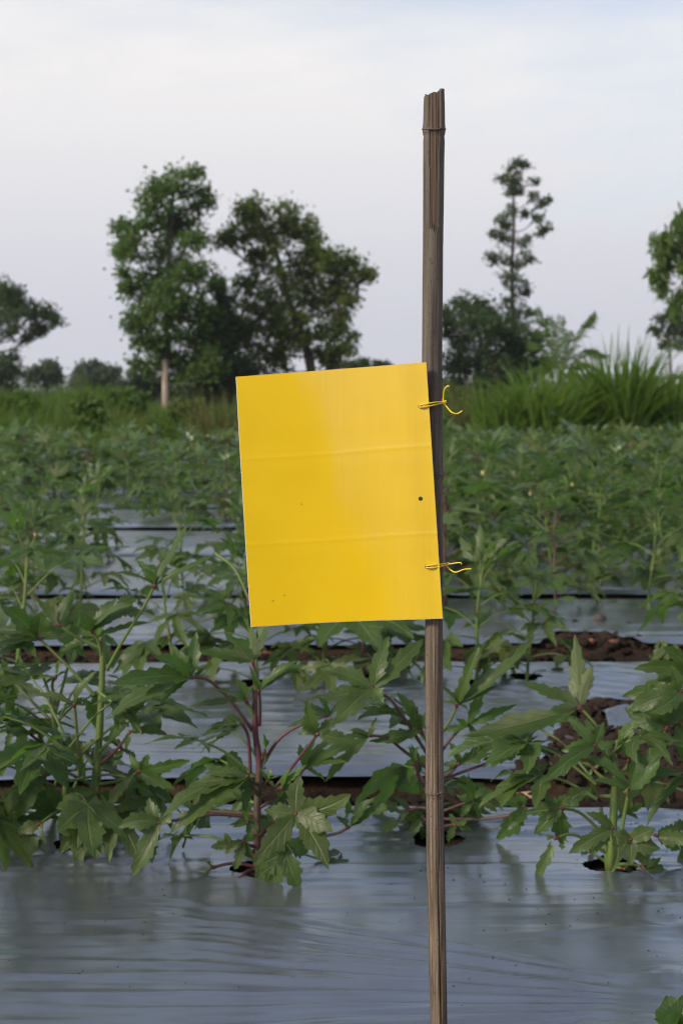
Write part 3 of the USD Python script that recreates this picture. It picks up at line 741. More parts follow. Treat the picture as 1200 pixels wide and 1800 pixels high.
# --- plant behind the stake
hand_plant("okra plant growing behind the lower part of the bamboo stake", (768, 1482), None, [
    ([(768, 1482), (764, 1420), (760, 1370), (758, 1330), (766, 1295)], .0085, .005, "r")],
    [([(756, 1335), (715, 1270), (688, 1232), (655, 1208)], [(563, 1176), (684, 1118, .05), (744, 1122, .08), (548, 1228), (582, 1278, -.06), (674, 1238, -.03)], {"n": "c", "W": .18, "dy": -.08}),
     ([(752, 1352), (712, 1322), (680, 1298), (648, 1293)], [(662, 1260), (570, 1376), (614, 1284), (582, 1308), (634, 1292)], {"n": "u", "W": .18, "dy": -.05}),
     ([(760, 1320), (748, 1300), (740, 1284)], [(648, 1304), (724, 1244), (748, 1252), (698, 1216), (690, 1270)], {"n": "u", "W": .2, "col": "g"}),
     ([(766, 1300), (790, 1268), (804, 1238)], [(843, 1134), (940, 1117, .05), (876, 1206), (778, 1230), (762, 1200), (822, 1250)], {"n": "u", "W": .14, "fold": .5, "col": "g"}),
     ([(768, 1330), (800, 1290), (822, 1274)], [(842, 1318), (778, 1286), (908, 1238), (800, 1262), (849, 1198)], {"n": "c", "W": .15}),
     ([(766, 1370), (790, 1360), (806, 1342)], [(788, 1304), (874, 1298), (778, 1344), (832, 1312)], {"n": "c", "W": .22, "dy": -.04}),
     ([(766, 1375), (820, 1355), (880, 1334)], [(968, 1300), (848, 1338), (866, 1318), (985, 1322), (862, 1352), (945, 1294)], {"n": "u", "W": .17, "dy": -.04}),
     ([(880, 1334)], [(930, 1276), (895, 1290), (935, 1306)], {"n": "u", "W": .25, "eat": 8}),
     ([(768, 1430), (800, 1418), (832, 1406)], [(822, 1358), (874, 1428), (812, 1438), (842, 1442), (800, 1398), (868, 1390)], {"n": "c", "W": .24, "dy": -.04}),
     ([(768, 1440), (850, 1440), (900, 1432), (920, 1418)], [(872, 1474), (862, 1398), (905, 1394), (900, 1444), (888, 1460)], {"n": "c", "W": .26, "dy": -.07}),
     ([(764, 1425), (740, 1420), (720, 1424)], [(668, 1472), (700, 1458), (732, 1462), (664, 1412), (690, 1400)], {"n": "c", "W": .18, "eat": 8}),
     ([(766, 1460), (785, 1452), (800, 1450)], [(788, 1482), (824, 1440), (830, 1462), (790, 1430)], {"n": "c", "W": .24, "dy": -.05}),
     ([(760, 1400), (742, 1370), (735, 1362)], [(718, 1385), (733, 1325), (722, 1308), (745, 1400)], {"n": "u", "W": .22}),
     ([(764, 1450), (745, 1440)], [(715, 1475), (740, 1478), (722, 1430)], {"n": "c", "W": .24, "eat": 4}),
     ([(760, 1390), (738, 1372), (728, 1340)], [(718, 1310), (735, 1312), (715, 1340)], {"n": "u", "m": "y", "W": .2}),
     ([(764, 1410), (780, 1385)], [(790, 1360), (812, 1385), (800, 1405)], {"n": "u", "W": .26, "col": "g"})], rng, purple=True, fill=13, fillH=.36, fill_to=.6, fill_az=(-.3, 3.4))

# --- right plant
hand_plant("bright okra plant on the right with its hole in the film in plain view", (1072, 1530), None, [
    ([(1072, 1530), (1076, 1460), (1080, 1400), (1082, 1350), (1070, 1310)], .0105, .006, "g"),
    ([(1068, 1528), (1062, 1470), (1056, 1420)], .006, .004, "g"),
    ([(1080, 1530), (1092, 1460), (1104, 1395)], .005, .004, "g")],
    [([(1072, 1335), (1050, 1280), (1018, 1242)], [(1010, 1115, .02), (917, 1202), (812, 1294, -.05), (1042, 1170), (968, 1248), (1000, 1190)], {"n": "p", "W": .15, "arch": .05}),
     ([(1074, 1350), (1062, 1325), (1045, 1310)], [(948, 1382, -.06), (998, 1262), (1082, 1302), (1030, 1262), (1062, 1268), (985, 1320)], {"n": "c", "W": .2, "dy": -.05}),
     ([(1080, 1345), (1082, 1325)], [(1132, 1258), (1152, 1298), (1040, 1298), (1100, 1290), (1062, 1360)], {"n": "u", "W": .17, "m": "y"}),
     ([(1098, 1395), (1140, 1340), (1172, 1278)], [(1138, 1198), (1098, 1244), (1212, 1232), (1134, 1262), (1218, 1196)], {"n": "c", "W": .22, "col": "g"}),
     ([(1104, 1400), (1106, 1385)], [(1020, 1325), (1188, 1298), (1205, 1358), (1042, 1372), (1160, 1330), (1120, 1310)], {"n": "u", "W": .17, "dy": -.06}),
     ([(1062, 1470), (1020, 1430), (985, 1421)], [(923, 1430), (990, 1485), (1002, 1398), (1038, 1388), (938, 1468), (958, 1395)], {"n": "c", "W": .27, "dy": -.05}),
     ([(1066, 1500), (1010, 1468), (976, 1474)], [(937, 1558), (994, 1504), (944, 1466), (1000, 1480)], {"n": "c", "W": .18, "dy": -.06, "eat": 6}),
     ([(1076, 1470), (1076, 1456)], [(998, 1502), (1028, 1428), (1074, 1535), (1018, 1482), (1046, 1500)], {"n": "c", "W": .2, "dy": -.10}),
     ([(1080, 1500), (1100, 1485), (1108, 1476)], [(1106, 1522), (1076, 1466), (1160, 1492), (1152, 1458), (1140, 1520), (1085, 1500)], {"n": "c", "W": .34, "dy": -.12, "m": "o", "serr": .1}),
     ([(1084, 1520), (1110, 1520), (1132, 1525)], [(1192, 1546), (1162, 1508), (1165, 1550), (1120, 1500)], {"n": "u", "W": .24}),
     ([(1090, 1470), (1130, 1462), (1155, 1470)], [(1225, 1475), (1195, 1495), (1190, 1455)], {"n": "c", "W": .25}),
     ([(1078, 1400), (1060, 1400), (1045, 1398)], [(1015, 1385), (1020, 1405), (1040, 1375)], {"n": "u", "m": "y", "W": .25}),
     ([(1080, 1440), (1100, 1430)], [(1130, 1410), (1122, 1440), (1108, 1400)], {"n": "u", "m": "y", "W": .24}),
     ([(1076, 1380), (1050, 1360), (1042, 1350)], [(1030, 1370), (1020, 1340), (1060, 1345)], {"n": "u", "W": .2, "m": "y"}),
     ([(1080, 1370), (1100, 1350), (1105, 1335)], [(1090, 1300), (1130, 1320), (1110, 1360)], {"n": "u", "W": .24}),
     ([(1072, 1520), (1040, 1500)], [(1010, 1515), (1028, 1530), (1035, 1480)], {"n": "u", "W": .24}),
     ([(1084, 1525), (1098, 1528)], [(1118, 1540), (1108, 1515)], {"n": "u", "W": .25, "m": "o"})], rng, fill=14, fillH=.42, fill_to=.6, fill_from=.28, fill_az=(-.3, 3.4))

# --- plant beyond the right edge whose leaves reach in
hand_plant("pale-leaved okra plant reaching in from the right picture edge", (1262, 1530), None, [
    ([(1262, 1530), (1258, 1400), (1255, 1300), (1250, 1200)], .0105, .006, "g")],
    [([(1255, 1290), (1235, 1220), (1212, 1180)], [(1112, 1176), (1092, 1224), (1100, 1248), (1164, 1136), (1140, 1210), (1205, 1120)], {"n": "c", "W": .17}),
     ([(1256, 1300), (1230, 1240), (1195, 1215)], [(1105, 1250), (1148, 1200), (1140, 1255), (1180, 1170), (1120, 1230)], {"n": "c", "W": .22, "dy": -.06}),
     ([(1258, 1400), (1235, 1375), (1205, 1366)], [(1135, 1455), (1165, 1400), (1230, 1420)], {"n": "u", "W": .12}),
     ([(1258, 1330), (1220, 1290), (1190, 1270)], [(1140, 1262), (1200, 1340), (1225, 1240)], {"n": "u", "W": .2}),
     ([(1258, 1460), (1225, 1440), (1205, 1450)], [(1192, 1570), (1175, 1470), (1240, 1520)], {"n": "c", "W": .2, "m": "o"}),
     ([(1255, 1250), (1260, 1200)], [(1215, 1130), (1300, 1150), (1280, 1110)], {"n": "u", "W": .2})], rng, fill=8, fillH=.5)

# --- plants of the front row outside the frame on either side
for bx, by, lab in ((-120, 1510, "okra plant beyond the left picture edge in the front row"),):
    b = ground_at(bx, by)
    t = thing("okra_plant", lab, "okra plant", b)
    random_plant(str(t.GetPath()), rng, H=.55, nodes=12)
# --- near plant in the bottom right corner: only one leaf reaches the picture
b = A(.66, 1.62, FURROW)
t = thing("okra_plant", "blurred green okra leaf poking into the bottom right corner", "okra plant", b)
par = str(t.GetPath())
obj("stem", tube(spline([A(0, 0, 0), A(.01, .0, .15), A(0, .01, .3)], 10), [.008, .004], 7), m_stem_g, par, smooth=True)
pb = at(1188, 1822, 1.66) - b
obj("petiole", tube(spline([A(0, 0, .12), (A(0, 0, .16) + pb) / 2, pb], 8), .003, 6), m_stem_g, par, smooth=True)
put_leaf(par, leaf_mesh(pb, [at(1172, 1752, 1.70) - b, at(1204, 1748, 1.68) - b, at(1148, 1792, 1.62) - b, at(1236, 1790, 1.66) - b], A(0, -.8, .6), rng, W=.42, ns=22, teeth=4, serr=.02), m_leaf)
for a_ in (0.3, 1.4, 4.9):
    d_ = A(math.cos(a_), math.sin(a_), .5)
    put_leaf(par, leaf_mesh(d_ * .1 + A(0, 0, .2), palmate(d_ * .1 + A(0, 0, .2), d_, A(0, 0, 1), .1, rng), A(0, 0, 1), rng, W=.25), m_leaf)

# --- rows of the beds behind: class prims, then one instance for each plant
PROTO = {1: [], 0: []}
stage.CreateClassPrim("/World/okra_kinds")
for i in range(12):
    path = f"/World/okra_kinds/leafy_okra_{i}"
    UsdGeom.Xform.Define(stage, path)
    random_plant(path, np.random.default_rng(200 + i), H=.48 + .016 * (i % 7), nodes=14 + i % 5, leaf_scale=1.2, detail=1, purple=i % 3 == 0)
    PROTO[1].append(path)
for i in range(8):
    path = f"/World/okra_kinds/small_okra_{i}"
    UsdGeom.Xform.Define(stage, path)
    random_plant(path, np.random.default_rng(300 + i), H=.48 + .02 * (i % 5), nodes=14 + i % 5, leaf_scale=1.35, detail=0, purple=i % 3 == 0, joined=True)
    PROTO[0].append(path)


def pix(p):
    d = np.asarray(p, float) - A(0, 0, EYE)
    c, s = math.cos(PITCH), math.sin(PITCH)
    fwd, up = d[1] * c - d[2] * s, d[1] * s + d[2] * c
    return CX + FPX * d[0] / fwd, CY - FPX * up / fwd


SKIP = [(60, 270, 885, 932), (930, 1110, 1130, 1260), (165, 345, 985, 1064), (190, 420, 930, 985), (1060, 1140, 1000, 1100), (400, 520, 1040, 1062)]
FIXED = {1: [(305, 1196), (452, 1206), (565, 1200), (640, 1196), (835, 1205), (925, 1196), (30, 1200), (-90, 1205), (1240, 1190)]}
prng = np.random.default_rng(77)
spots = []
for kidx in range(1, len(BEDS)):
    a0, b0 = BEDS[kidx]
    rows = [b0 - .30] if kidx < 3 else [a0 + .42, b0 - .42]
    if kidx in FIXED:
        for px, py in FIXED[kidx]:
            g = ground_at(px, py)
            spots.append((kidx, g[0], g[1]))
        continue
    for ry in rows:
        half = .27 * ry + .45
        x = -half + prng.random() * .3
        while x < half:
            yy = ry + prng.normal(0, .07)
            px, py = pix((x, yy, 0))
            if not any(q[0] < px < q[1] and q[2] < py < q[3] for q in SKIP):
                spots.append((kidx, x, yy))
            x += (prng.uniform(.22, .34) if x > .1 else prng.uniform(.30, .46)) if kidx > 2 else prng.uniform(.34, .5)
spots.sort(key=lambda s: s[2])
WORDS = ["", "second", "third", "fourth", "fifth", "sixth", "seventh", "eighth", "ninth", "tenth", "eleventh"]
ORD = ["leftmost", "second from left", "third from left", "fourth from left", "fifth from left", "sixth from left", "seventh from left", "eighth from left", "ninth from left", "tenth from left", "eleventh from left", "twelfth from left", "thirteenth from left"]
inview = [s for s in spots if -60 < pix((s[1], s[2], .25))[0] < 1260]
single, rest = inview[:290], inview[290:]
for kidx in (1, 2):
    for i, s in enumerate(sorted((q for q in single if q[0] == kidx), key=lambda q: q[1])):
        single[single.index(s)] = s + (f"okra plant on the {WORDS[kidx]} silver film strip, {ORD[min(i, 12)]} in its row",)


for kidx in (3, 4, 5):
    ym = sum(BEDS[kidx]) / 2
    for front in (True, False):
        for i, s in enumerate(sorted((q for q in single if q[0] == kidx and (q[1 + 1] < ym) == front), key=lambda q: q[1])):
            single[single.index(s)] = s + (f"okra plant on the {WORDS[kidx]} silver film strip, {'front' if front else 'rear'} row, {ORD[min(i, 12)] if i < 13 else str(i + 1) + 'th from left'}",)


def place(path, s, scale, rot):
    label = s[3] if len(s) > 3 else f"leafy okra plant in the rows of the {WORDS[s[0]]} film strip {'left of the yellow card' if pix((s[1], s[2], .3))[0] < 430 else 'right of the stake' if pix((s[1], s[2], .3))[0] > 780 else 'behind the yellow card'}"
    x = UsdGeom.Xform.Define(stage, numbered("/World", "okra_plant"))
    x.AddTranslateOp().Set(Gf.Vec3d(float(s[1]), float(s[2]), 0.0))
    x.AddRotateZOp().Set(float(rot))
    x.AddScaleOp().Set(Gf.Vec3f(float(scale)))
    x.GetPrim().GetReferences().AddInternalReference(Sdf.Path(path))
    x.GetPrim().SetInstanceable(True)
    tag(x.GetPrim(), label, "okra plant", f"okra plants on the {WORDS[s[0]]} film strip")


for i, s in enumerate(single):
    fine = s[2] < 11.5
    place(PROTO[1][(i * 5 + int(prng.integers(3))) % 12] if fine else PROTO[0][int(prng.integers(8))], s, prng.uniform(.8, 1.18) * (.92 if s[2] < 5.4 else (1.0 if s[1] > .2 else .80) if s[2] < 12 else .95), prng.uniform(0, 360))
    if s[0] == 1:
        HOLES[1].append((s[1], s[2], .055))
if rest:
    pi = UsdGeom.PointInstancer.Define(stage, "/World/far_okra_rows")
    pi.CreatePrototypesRel().SetTargets([])
    for i in range(4):
        path = f"/World/far_okra_rows/okra_{i}"
        UsdGeom.Xform.Define(stage, path)
        random_plant(path, np.random.default_rng(400 + i), H=.5, nodes=14, detail=0, joined=True)
        pi.GetPrototypesRel().AddTarget(path)
    pi.CreateProtoIndicesAttr(Vt.IntArray([int(prng.integers(4)) for _ in rest]))
    pi.CreatePositionsAttr(Vt.Vec3fArray([Gf.Vec3f(float(s[1]), float(s[2]), 0) for s in rest]))
    hs = prng.uniform(0, math.pi, len(rest))
    pi.CreateOrientationsAttr(Vt.QuathArray([Gf.Quath(float(math.cos(h)), 0, 0, float(math.sin(h))) for h in hs]))
    pi.CreateScalesAttr(Vt.Vec3fArray([Gf.Vec3f(float(z)) for z in prng.uniform(.9, 1.2, len(rest))]))
    tag(pi.GetPrim(), "far rows of okra merging into one green mass before the grass", "okra rows", None, "stuff")

for kidx in range(len(BEDS)):
    build_film(kidx)

# ------------------------------------------------------------------ loose soil and stones in the furrows
crng = np.random.default_rng(5)


def pebble(p, r, rng, flat=.7):
    m = trimesh.creation.icosphere(1, 1.0)
    v = m.vertices * (1 + rng.normal(0, .24, (len(m.vertices), 1))) * r * A(rng.uniform(.8, 1.4), rng.uniform(.8, 1.3), flat * rng.uniform(.7, 1.2))
    c, s = math.cos(rng.random() * 6), 0
    s = math.sqrt(1 - c * c)
    v = v @ np.array([[c, -s, 0], [s, c, 0], [0, 0, 1]])
    return v + p, np.array(m.faces)


parts = []
for _ in range(1500):
    x = crng.uniform(-1.3, 1.9)
    y = crng.uniform(3.40, 3.62)
    parts.append(pebble(A(x, y, FURROW - .01 + crng.uniform(0, .012)), abs(crng.normal(.007, .006)) + .003, crng))
for _ in range(2600):
    x, y = crng.uniform(.45, 1.95), crng.uniform(3.45, 4.55)
    if y > film_edges(1, np.array([x]))[2][0] + .05:
        continue
    parts.append(pebble(A(x, y, bed_height(np.array([y]))[0] - .005 + crng.uniform(0, .012)), abs(crng.normal(.008, .009)) + .003, crng))
for _ in range(1500):
    x, y = crng.uniform(-2, 2.4), crng.uniform(5.22, 5.60)
    parts.append(pebble(A(x, y, FURROW - .01 + crng.uniform(0, .015)), abs(crng.normal(.009, .008)) + .004, crng))
for _ in range(420):
    x, y = crng.uniform(.7, 1.25), crng.uniform(5.55, 6.15)
    parts.append(pebble(A(x, y, bed_height(np.array([y]))[0] - .018 + crng.uniform(0, .012)), abs(crng.normal(.008, .009)) + .003, crng))
for kidx in range(2, 6):
    for _ in range(250):
        x, y = crng.uniform(-2.5, 2.8), crng.uniform(BEDS[kidx][1], BEDS[kidx + 1][0])
        parts.append(pebble(A(x, y, FURROW - .01), abs(crng.normal(.012, .008)) + .005, crng))
tag(obj("soil_clods", join(parts), m_clod, smooth=True), "crumbly brown soil clods in the furrows between the film strips", "soil clods", None, "stuff")
# crumbs lying on the nearest film
parts = []
for _ in range(420):
    px, py = crng.uniform(0, 1200), crng.uniform(1440, 1790)
    if crng.random() > (0.9 if px > 700 and py < 1660 else .25):
        continue
    g = ground_at(px, py)
    parts.append(pebble(A(g[0], g[1], .012 + wrinkles(g[0:1], g[1:2], 0)[0] + .0006), crng.uniform(.0005, .0016), crng, .6))
tag(obj("soil_crumbs", join(parts), m_clod), "tiny dark soil crumbs scattered on the nearest film", "soil crumbs", None, "stuff")


def stone(px, py, z, r, mat, label, flat=.6):
    g = ground_at(px, py, z)
    m = trimesh.creation.icosphere(3, 1.0)
    sd = int(px + py)
    v = np.array(m.vertices)
    v = v * (1 + fb(v, 1.3, 3, sd)[:, None] * .7) * A(r, r * .8, r * flat)
    tag(obj("stone", (v + g, np.array(m.faces)), mat, smooth=40), label, "stone")


stone(915, 1402, -.055, .055, m_stone_pale, "flat pale tan stone in the furrow right of the bamboo stake", .35)
stone(1148, 1402, -.02, .015, m_stone_red, "small reddish stone on bare soil right of the bright right plant", .7)
stone(1078, 1131, -.012, .026, m_stone_red, "larger reddish stone on the soil patch between second and third strips", .6)
stone(1040, 1128, -.012, .017, m_stone_red, "smaller reddish stone left of the larger one on the soil patch", .7)
stone(893, 1167, -.040, .026, m_stone_red, "reddish stone at the foot of the second strip's row right of the stake", .6)
stone(236, 1142, -.040, .022, m_stone_red, "reddish stone in the dark furrow at left behind the tall plant", .6)
stone(468, 1150, -.040, .024, m_stone_red, "reddish stone in the furrow just below the yellow card", .6)
stone(1053, 1087, .015, .028, m_stone_dark, "dark round lump on the third film strip at right", .8)
stone(985, 1345, -.02, .035, m_stone_dark, "dark brown clod on the bare soil behind the right plant", .8)
stone(1000, 1310, -.01, .030, m_stone_dark, "dark clod at the ragged end of the second film strip", .9)
# crumpled flap of film left on the bare soil
g = ground_at(1110, 1275, -.01)
u_, w_ = np.meshgrid(np.linspace(-1, 1, 40), np.linspace(-1, 1, 30), indexing="ij")
fl = np.stack([u_ * .085, w_ * .09, .055 * np.exp(-(w_ * 1.3) ** 2) * (1 - .4 * u_ ** 2) + .03 * fb(np.stack([u_, w_], -1), 2.0, 3, 5) + .004], -1).reshape(-1, 3)
tag(obj("film_scrap", (fl + g, tris(grid_faces(40, 30))), m_film, smooth=True), "crumpled dark flap of film on the bare soil at right", "film scrap")

# ------------------------------------------------------------------ bamboo stake
SY = 1.66
ctr = [(763, 140), (762.5, 228), (761, 400), (759, 640), (761.5, 830), (763, 1000), (762.5, 1100), (763.5, 1400), (767, 1600), (771, 1800), (776, 2215)]
Pc = np.array([at(x, y, SY) for x, y in ctr])
Pc[-1, 2] = -0.25
zt = Pc[1:-1]
order = np.argsort(Pc[:, 2])
zz, xx = Pc[order, 2], Pc[order, 0]
ztop = at(763, 163, SY)[2]
nz, na = 520, 96
zs = np.linspace(-0.25, ztop, nz)
node_z = [at(762, y, SY)[2] for y in (228, 834, 1391)]
wpx = np.interp(zs, [at(762, y, SY)[2] for y in (1800, 1400, 1100, 640, 400, 240, 163)], [30, 32, 30.5, 35, 35.5, 36.5, 34.5])
R = wpx / FPX * SY / 2
for nzz in node_z:
    d = zs - nzz
    R = R + .0007 * np.exp(-(d / .006) ** 2) + .0004 * np.exp(-((d - .012) / .02) ** 2) - .0009 * np.exp(-((d + .007) / .0022) ** 2)
th = np.linspace(0, 2 * np.pi, na, endpoint=False)                  # -pi/2 faces the camera
ZZ, TT = np.meshgrid(zs, th, indexing="ij")
grain = fb(np.stack([np.cos(TT) * 7, np.sin(TT) * 7, ZZ * 1.8], -1), 1.6, 4, 3) * .0016
RR = R[:, None] + grain
def near_angle(a0, w):
    d = (TT - a0 + np.pi) % (2 * np.pi) - np.pi
    return np.exp(-(d / w) ** 2)
crack_lo = sm(-.3, .1, ZZ) * (1 - sm(at(0, 1600, SY)[2], at(0, 1530, SY)[2], ZZ)) 
RR = RR - .0042 * near_angle(-np.pi / 2 + .22, .045) * (1 - sm(at(0, 1610, SY)[2], at(0, 1500, SY)[2], ZZ))
RR = RR - .0016 * near_angle(-np.pi / 2 + .38, .03) * (1 - sm(at(0, 1250, SY)[2], at(0, 1100, SY)[2], ZZ)) * sm(at(0, 1560, SY)[2], at(0, 1480, SY)[2], ZZ)
peel_a = -np.pi / 2 - .02
dA = np.abs((TT - peel_a + np.pi) % (2 * np.pi) - np.pi)
zp0, zp1 = at(0, 402, SY)[2], at(0, 60, SY)[2]
half = np.where(ZZ > node_z[0], .62, .44)
peeled = (dA < half + .05 * np.sin(ZZ * 40)) & (ZZ > zp0 + .004 * np.sin(TT * 30))
RR = np.where(peeled, RR - .0015 - .0005 * np.sin(TT * 40), RR)
CXs = np.interp(zs, zz, xx)
V = np.stack([CXs[:, None] + RR * np.cos(TT), SY + RR * np.sin(TT), ZZ], -1)
topjag = .0038 * (fb(np.stack([np.cos(th) * 2, np.sin(th) * 2, th * 0], -1), 2.2, 3, 21)) * 2 + .0045 * np.cos(th - .3)
for q in range(6):
    V[nz - 1 - q, :, 2] += topjag * (1 - q / 6)
wi = np.stack([CXs[-1] + (RR[-1] - .0045) * np.cos(th), SY + (RR[-1] - .0045) * np.sin(th), V[-1, :, 2] - .001], -1)
wd = np.stack([CXs[-8] + (RR[-8] - .005) * np.cos(th), SY + (RR[-8] - .005) * np.sin(th), np.full(na, ztop - .06)], -1)
V = np.concatenate([V, wi[None], wd[None]], 0).reshape(-1, 3)
i, j = np.meshgrid(np.arange(nz + 1), np.arange(na), indexing="ij")
q = np.stack([i * na + j, i * na + (j + 1) % na, (i + 1) * na + (j + 1) % na, (i + 1) * na + j], -1)
pe = np.zeros((nz + 1, na), bool)
pe[: nz - 1] = peeled[:-1] & peeled[1:] & np.roll(peeled, -1, 1)[:-1]
q, pe = q.reshape(-1, 4), pe.ravel()
stake = thing("bamboo_stake", "weathered bamboo stake standing in the nearest film, holding the yellow card", "bamboo stake")
def sub(faces):
    f = tris(faces)
    used, inv = np.unique(f, return_inverse=True)
    return V[used], inv.reshape(-1, 3)
obj("culm", sub(q[~pe]), m_bamboo, str(stake.GetPath()), smooth=50)
obj("peeled_strip", sub(q[pe]), m_bamboo_in, str(stake.GetPath()), smooth=50)
for nzz, py in zip(node_z, (228, 834, 1391)):
    a_ = np.linspace(0, 2 * np.pi, 40)
    rr_ = np.interp(nzz, zs, R) + .0002
    ring = np.stack([np.interp(nzz, zs, CXs) + rr_ * np.cos(a_), SY + rr_ * np.sin(a_), nzz + .0012 * np.sin(a_ * 2 + py)], 1)
    obj("node_ring", tube(ring, .0008 + .0003 * np.sin(a_ * 5), 6, cap=False), m_bamboo, str(stake.GetPath()), smooth=True)

# ------------------------------------------------------------------ yellow sticky card
YR, YL = 1.634, 1.665
TL, TR, BR, BL = at(415, 662, YL), at(748.5, 636.5, YR), at(777.5, 1087.5, YR), at(441.5, 1102, YL)
card = thing("sticky_card", "plain yellow glue card with three punched holes tied to the bamboo stake", "sticky card")
CN = unit(np.cross(TR - TL, BL - TL))
CN = CN if CN[1] < 0 else -CN


def card_pt(u, v, off=0.0):
    u, v = np.asarray(u, float)[..., None], np.asarray(v, float)[..., None]
    p = TL * (1 - u) * (1 - v) + TR * u * (1 - v) + BR * u * v + BL * (1 - u) * v
    bow = -.010 * np.sin(np.pi * u) + .0025 * np.sin(np.pi * v * 1.0) * (1 - u)
    cr = sum(.00022 * np.exp(-((v - c0 - .004 * np.sin(u * 5)) / .005) ** 2) + .00010 * np.sin(np.clip((v - c0) / .10, -1, 1) * np.pi) for c0 in (.326, .668))
    right = -.0022 * sm(.86, 1.0, u)
    return p + CN * (bow + cr + right + off)


def card_uv(px, py):
    u, v = .9, .5
    for _ in range(30):
        p = np.array([pix(card_pt(np.array(u), np.array(v))), pix(card_pt(np.array(u + 1e-3), np.array(v))), pix(card_pt(np.array(u), np.array(v + 1e-3)))])
        J = np.stack([(p[1] - p[0]) / 1e-3, (p[2] - p[0]) / 1e-3], 1)
        d = np.linalg.solve(J, A(px, py) - p[0])
        u, v = u + d[0], v + d[1]
    return u, v


CW, CH = np.linalg.norm(TR - TL), np.linalg.norm(BL - TL)
hole_uv = [card_uv(738.5, 714), card_uv(739, 876.5), card_uv(750.5, 996)]
gu, gv = np.meshgrid(np.linspace(0, 1, 60), np.linspace(0, 1, 150), indexing="ij")
pts = np.stack([gu.ravel(), gv.ravel()], 1)
ha = np.linspace(0, 2 * np.pi, 20, endpoint=False)
HR = .0026
for hu, hv in hole_uv:
    pts = pts[np.hypot((pts[:, 0] - hu) * CW, (pts[:, 1] - hv) * CH) > HR * 1.35]
rim = [np.stack([hu + HR * np.cos(ha) / CW, hv + HR * np.sin(ha) / CH], 1) for hu, hv in hole_uv]
pts = np.vstack([pts] + rim)
tri = Delaunay(pts * A(CW, CH)).simplices
cen = pts[tri].mean(1)
for hu, hv in hole_uv:
    tri = tri[np.hypot((cen[:, 0] - hu) * CW, (cen[:, 1] - hv) * CH) > HR * .97]
    cen = pts[tri].mean(1)
front = card_pt(pts[:, 0], pts[:, 1])
fn = np.cross(front[tri[:, 1]] - front[tri[:, 0]], front[tri[:, 2]] - front[tri[:, 0]]).sum(0)
if fn @ CN < 0:
    tri = tri[:, ::-1]
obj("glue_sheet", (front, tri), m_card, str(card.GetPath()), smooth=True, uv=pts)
specks = []
for su, sv in [(.18, .88), (.30, .52), (.12, .90)]:
    m_ = trimesh.creation.icosphere(1, .0005)
    specks.append((np.array(m_.vertices) * A(1, .6, 1.5) + card_pt(np.array(su), np.array(sv), .0004), np.array(m_.faces)))
obj("stuck_gnats", join(specks), m_black, str(card.GetPath()), smooth=True)
# white board behind, its edge just showing at the left and below
back = card_pt(pts[:, 0] * (1 + .0024) - .0024, pts[:, 1] * 1.0018, -.0004)
back2 = card_pt(pts[:, 0] * (1 + .0024) - .0024, pts[:, 1] * 1.0018, -.0013)
nb = len(back)
edges = np.sort(np.vstack([tri[:, [0, 1]], tri[:, [1, 2]], tri[:, [2, 0]]]), 1)
ue, cnt = np.unique(edges, axis=0, return_counts=True)
be = ue[cnt == 1]
walls = np.vstack([np.stack([be[:, 0], be[:, 1], be[:, 1] + nb], 1), np.stack([be[:, 0], be[:, 1] + nb, be[:, 0] + nb], 1)])
obj("backing_board", (np.vstack([back, back2]), np.vstack([tri, tri[:, ::-1] + nb, walls])), m_white, str(card.GetPath()))

# ------------------------------------------------------------------ yellow wire ties
Rs = 17.6 / FPX * SY


def tie(hole, hpx, knot, tails, label):
    t = thing("wire_tie", label, "wire tie")
    par = str(t.GetPath())
    h3 = card_pt(np.array(hole[0]), np.array(hole[1]), .0016)
    hb = card_pt(np.array(hole[0]), np.array(hole[1]), -.006)
    kn = at(knot[0], knot[1], SY - .012)
    cx_ = np.interp(kn[2], zs, CXs)
    for k3, dz in enumerate((.0014, -.0010)):
        mid = (h3 + kn) / 2 + A(0, -.006, dz * 1.3)
        obj("strand", tube(spline([hb, h3 + A(0, -.001, dz), mid, kn + A(0, 0, dz * .6)], 18), .00085, 6), m_wire, par, smooth=True)
    loop = [kn + A(.001, .004, 0)] + [A(cx_ + (Rs + .002) * math.cos(a_), SY + (Rs + .002) * math.sin(a_), kn[2] - .002) for a_ in np.linspace(-.1, np.pi * .9, 9)] + [hb]
    obj("loop", tube(spline(loop, 40), .00085, 6), m_wire, par, smooth=True)
    tw = np.linspace(0, 1, 30)
    ax = unit(at(knot[0] + 8, knot[1] - 2, SY - .012) - kn)
    for ph in (0, np.pi):
        hel = kn + ax * (tw * .007 - .003)[:, None] + .0011 * (np.cos(tw * 9 + ph)[:, None] * A(0, 1, 0) + np.sin(tw * 9 + ph)[:, None] * A(0, 0, 1))
        obj("twist", tube(hel, .0008, 6), m_wire, par, smooth=True)
    for tl in tails:
        obj("tail", tube(spline([kn] + [at(x, y, SY - .012 + dy) for x, y, dy in tl], 24), .0008, 6), m_wire, par, smooth=True)


tie(hole_uv[0], (738, 714), (778, 707), [[(779, 697, 0), (781, 684, -.004), (787, 678, -.006), (789, 680, -.006)], [(785, 715, 0), (793, 724, -.01), (803, 727, -.012), (812, 722, -.014)]],
    "upper yellow wire tie with one tail curling up and one down")
tie(hole_uv[2], (750, 996), (783, 992), [[(793, 991, -.004), (808, 989, -.008), (811, 992, -.008)], [(788, 999, 0), (800, 1006, -.006), (815, 1001, -.01), (828, 1000, -.012)]],
    "lower yellow wire tie with two tails pointing right")

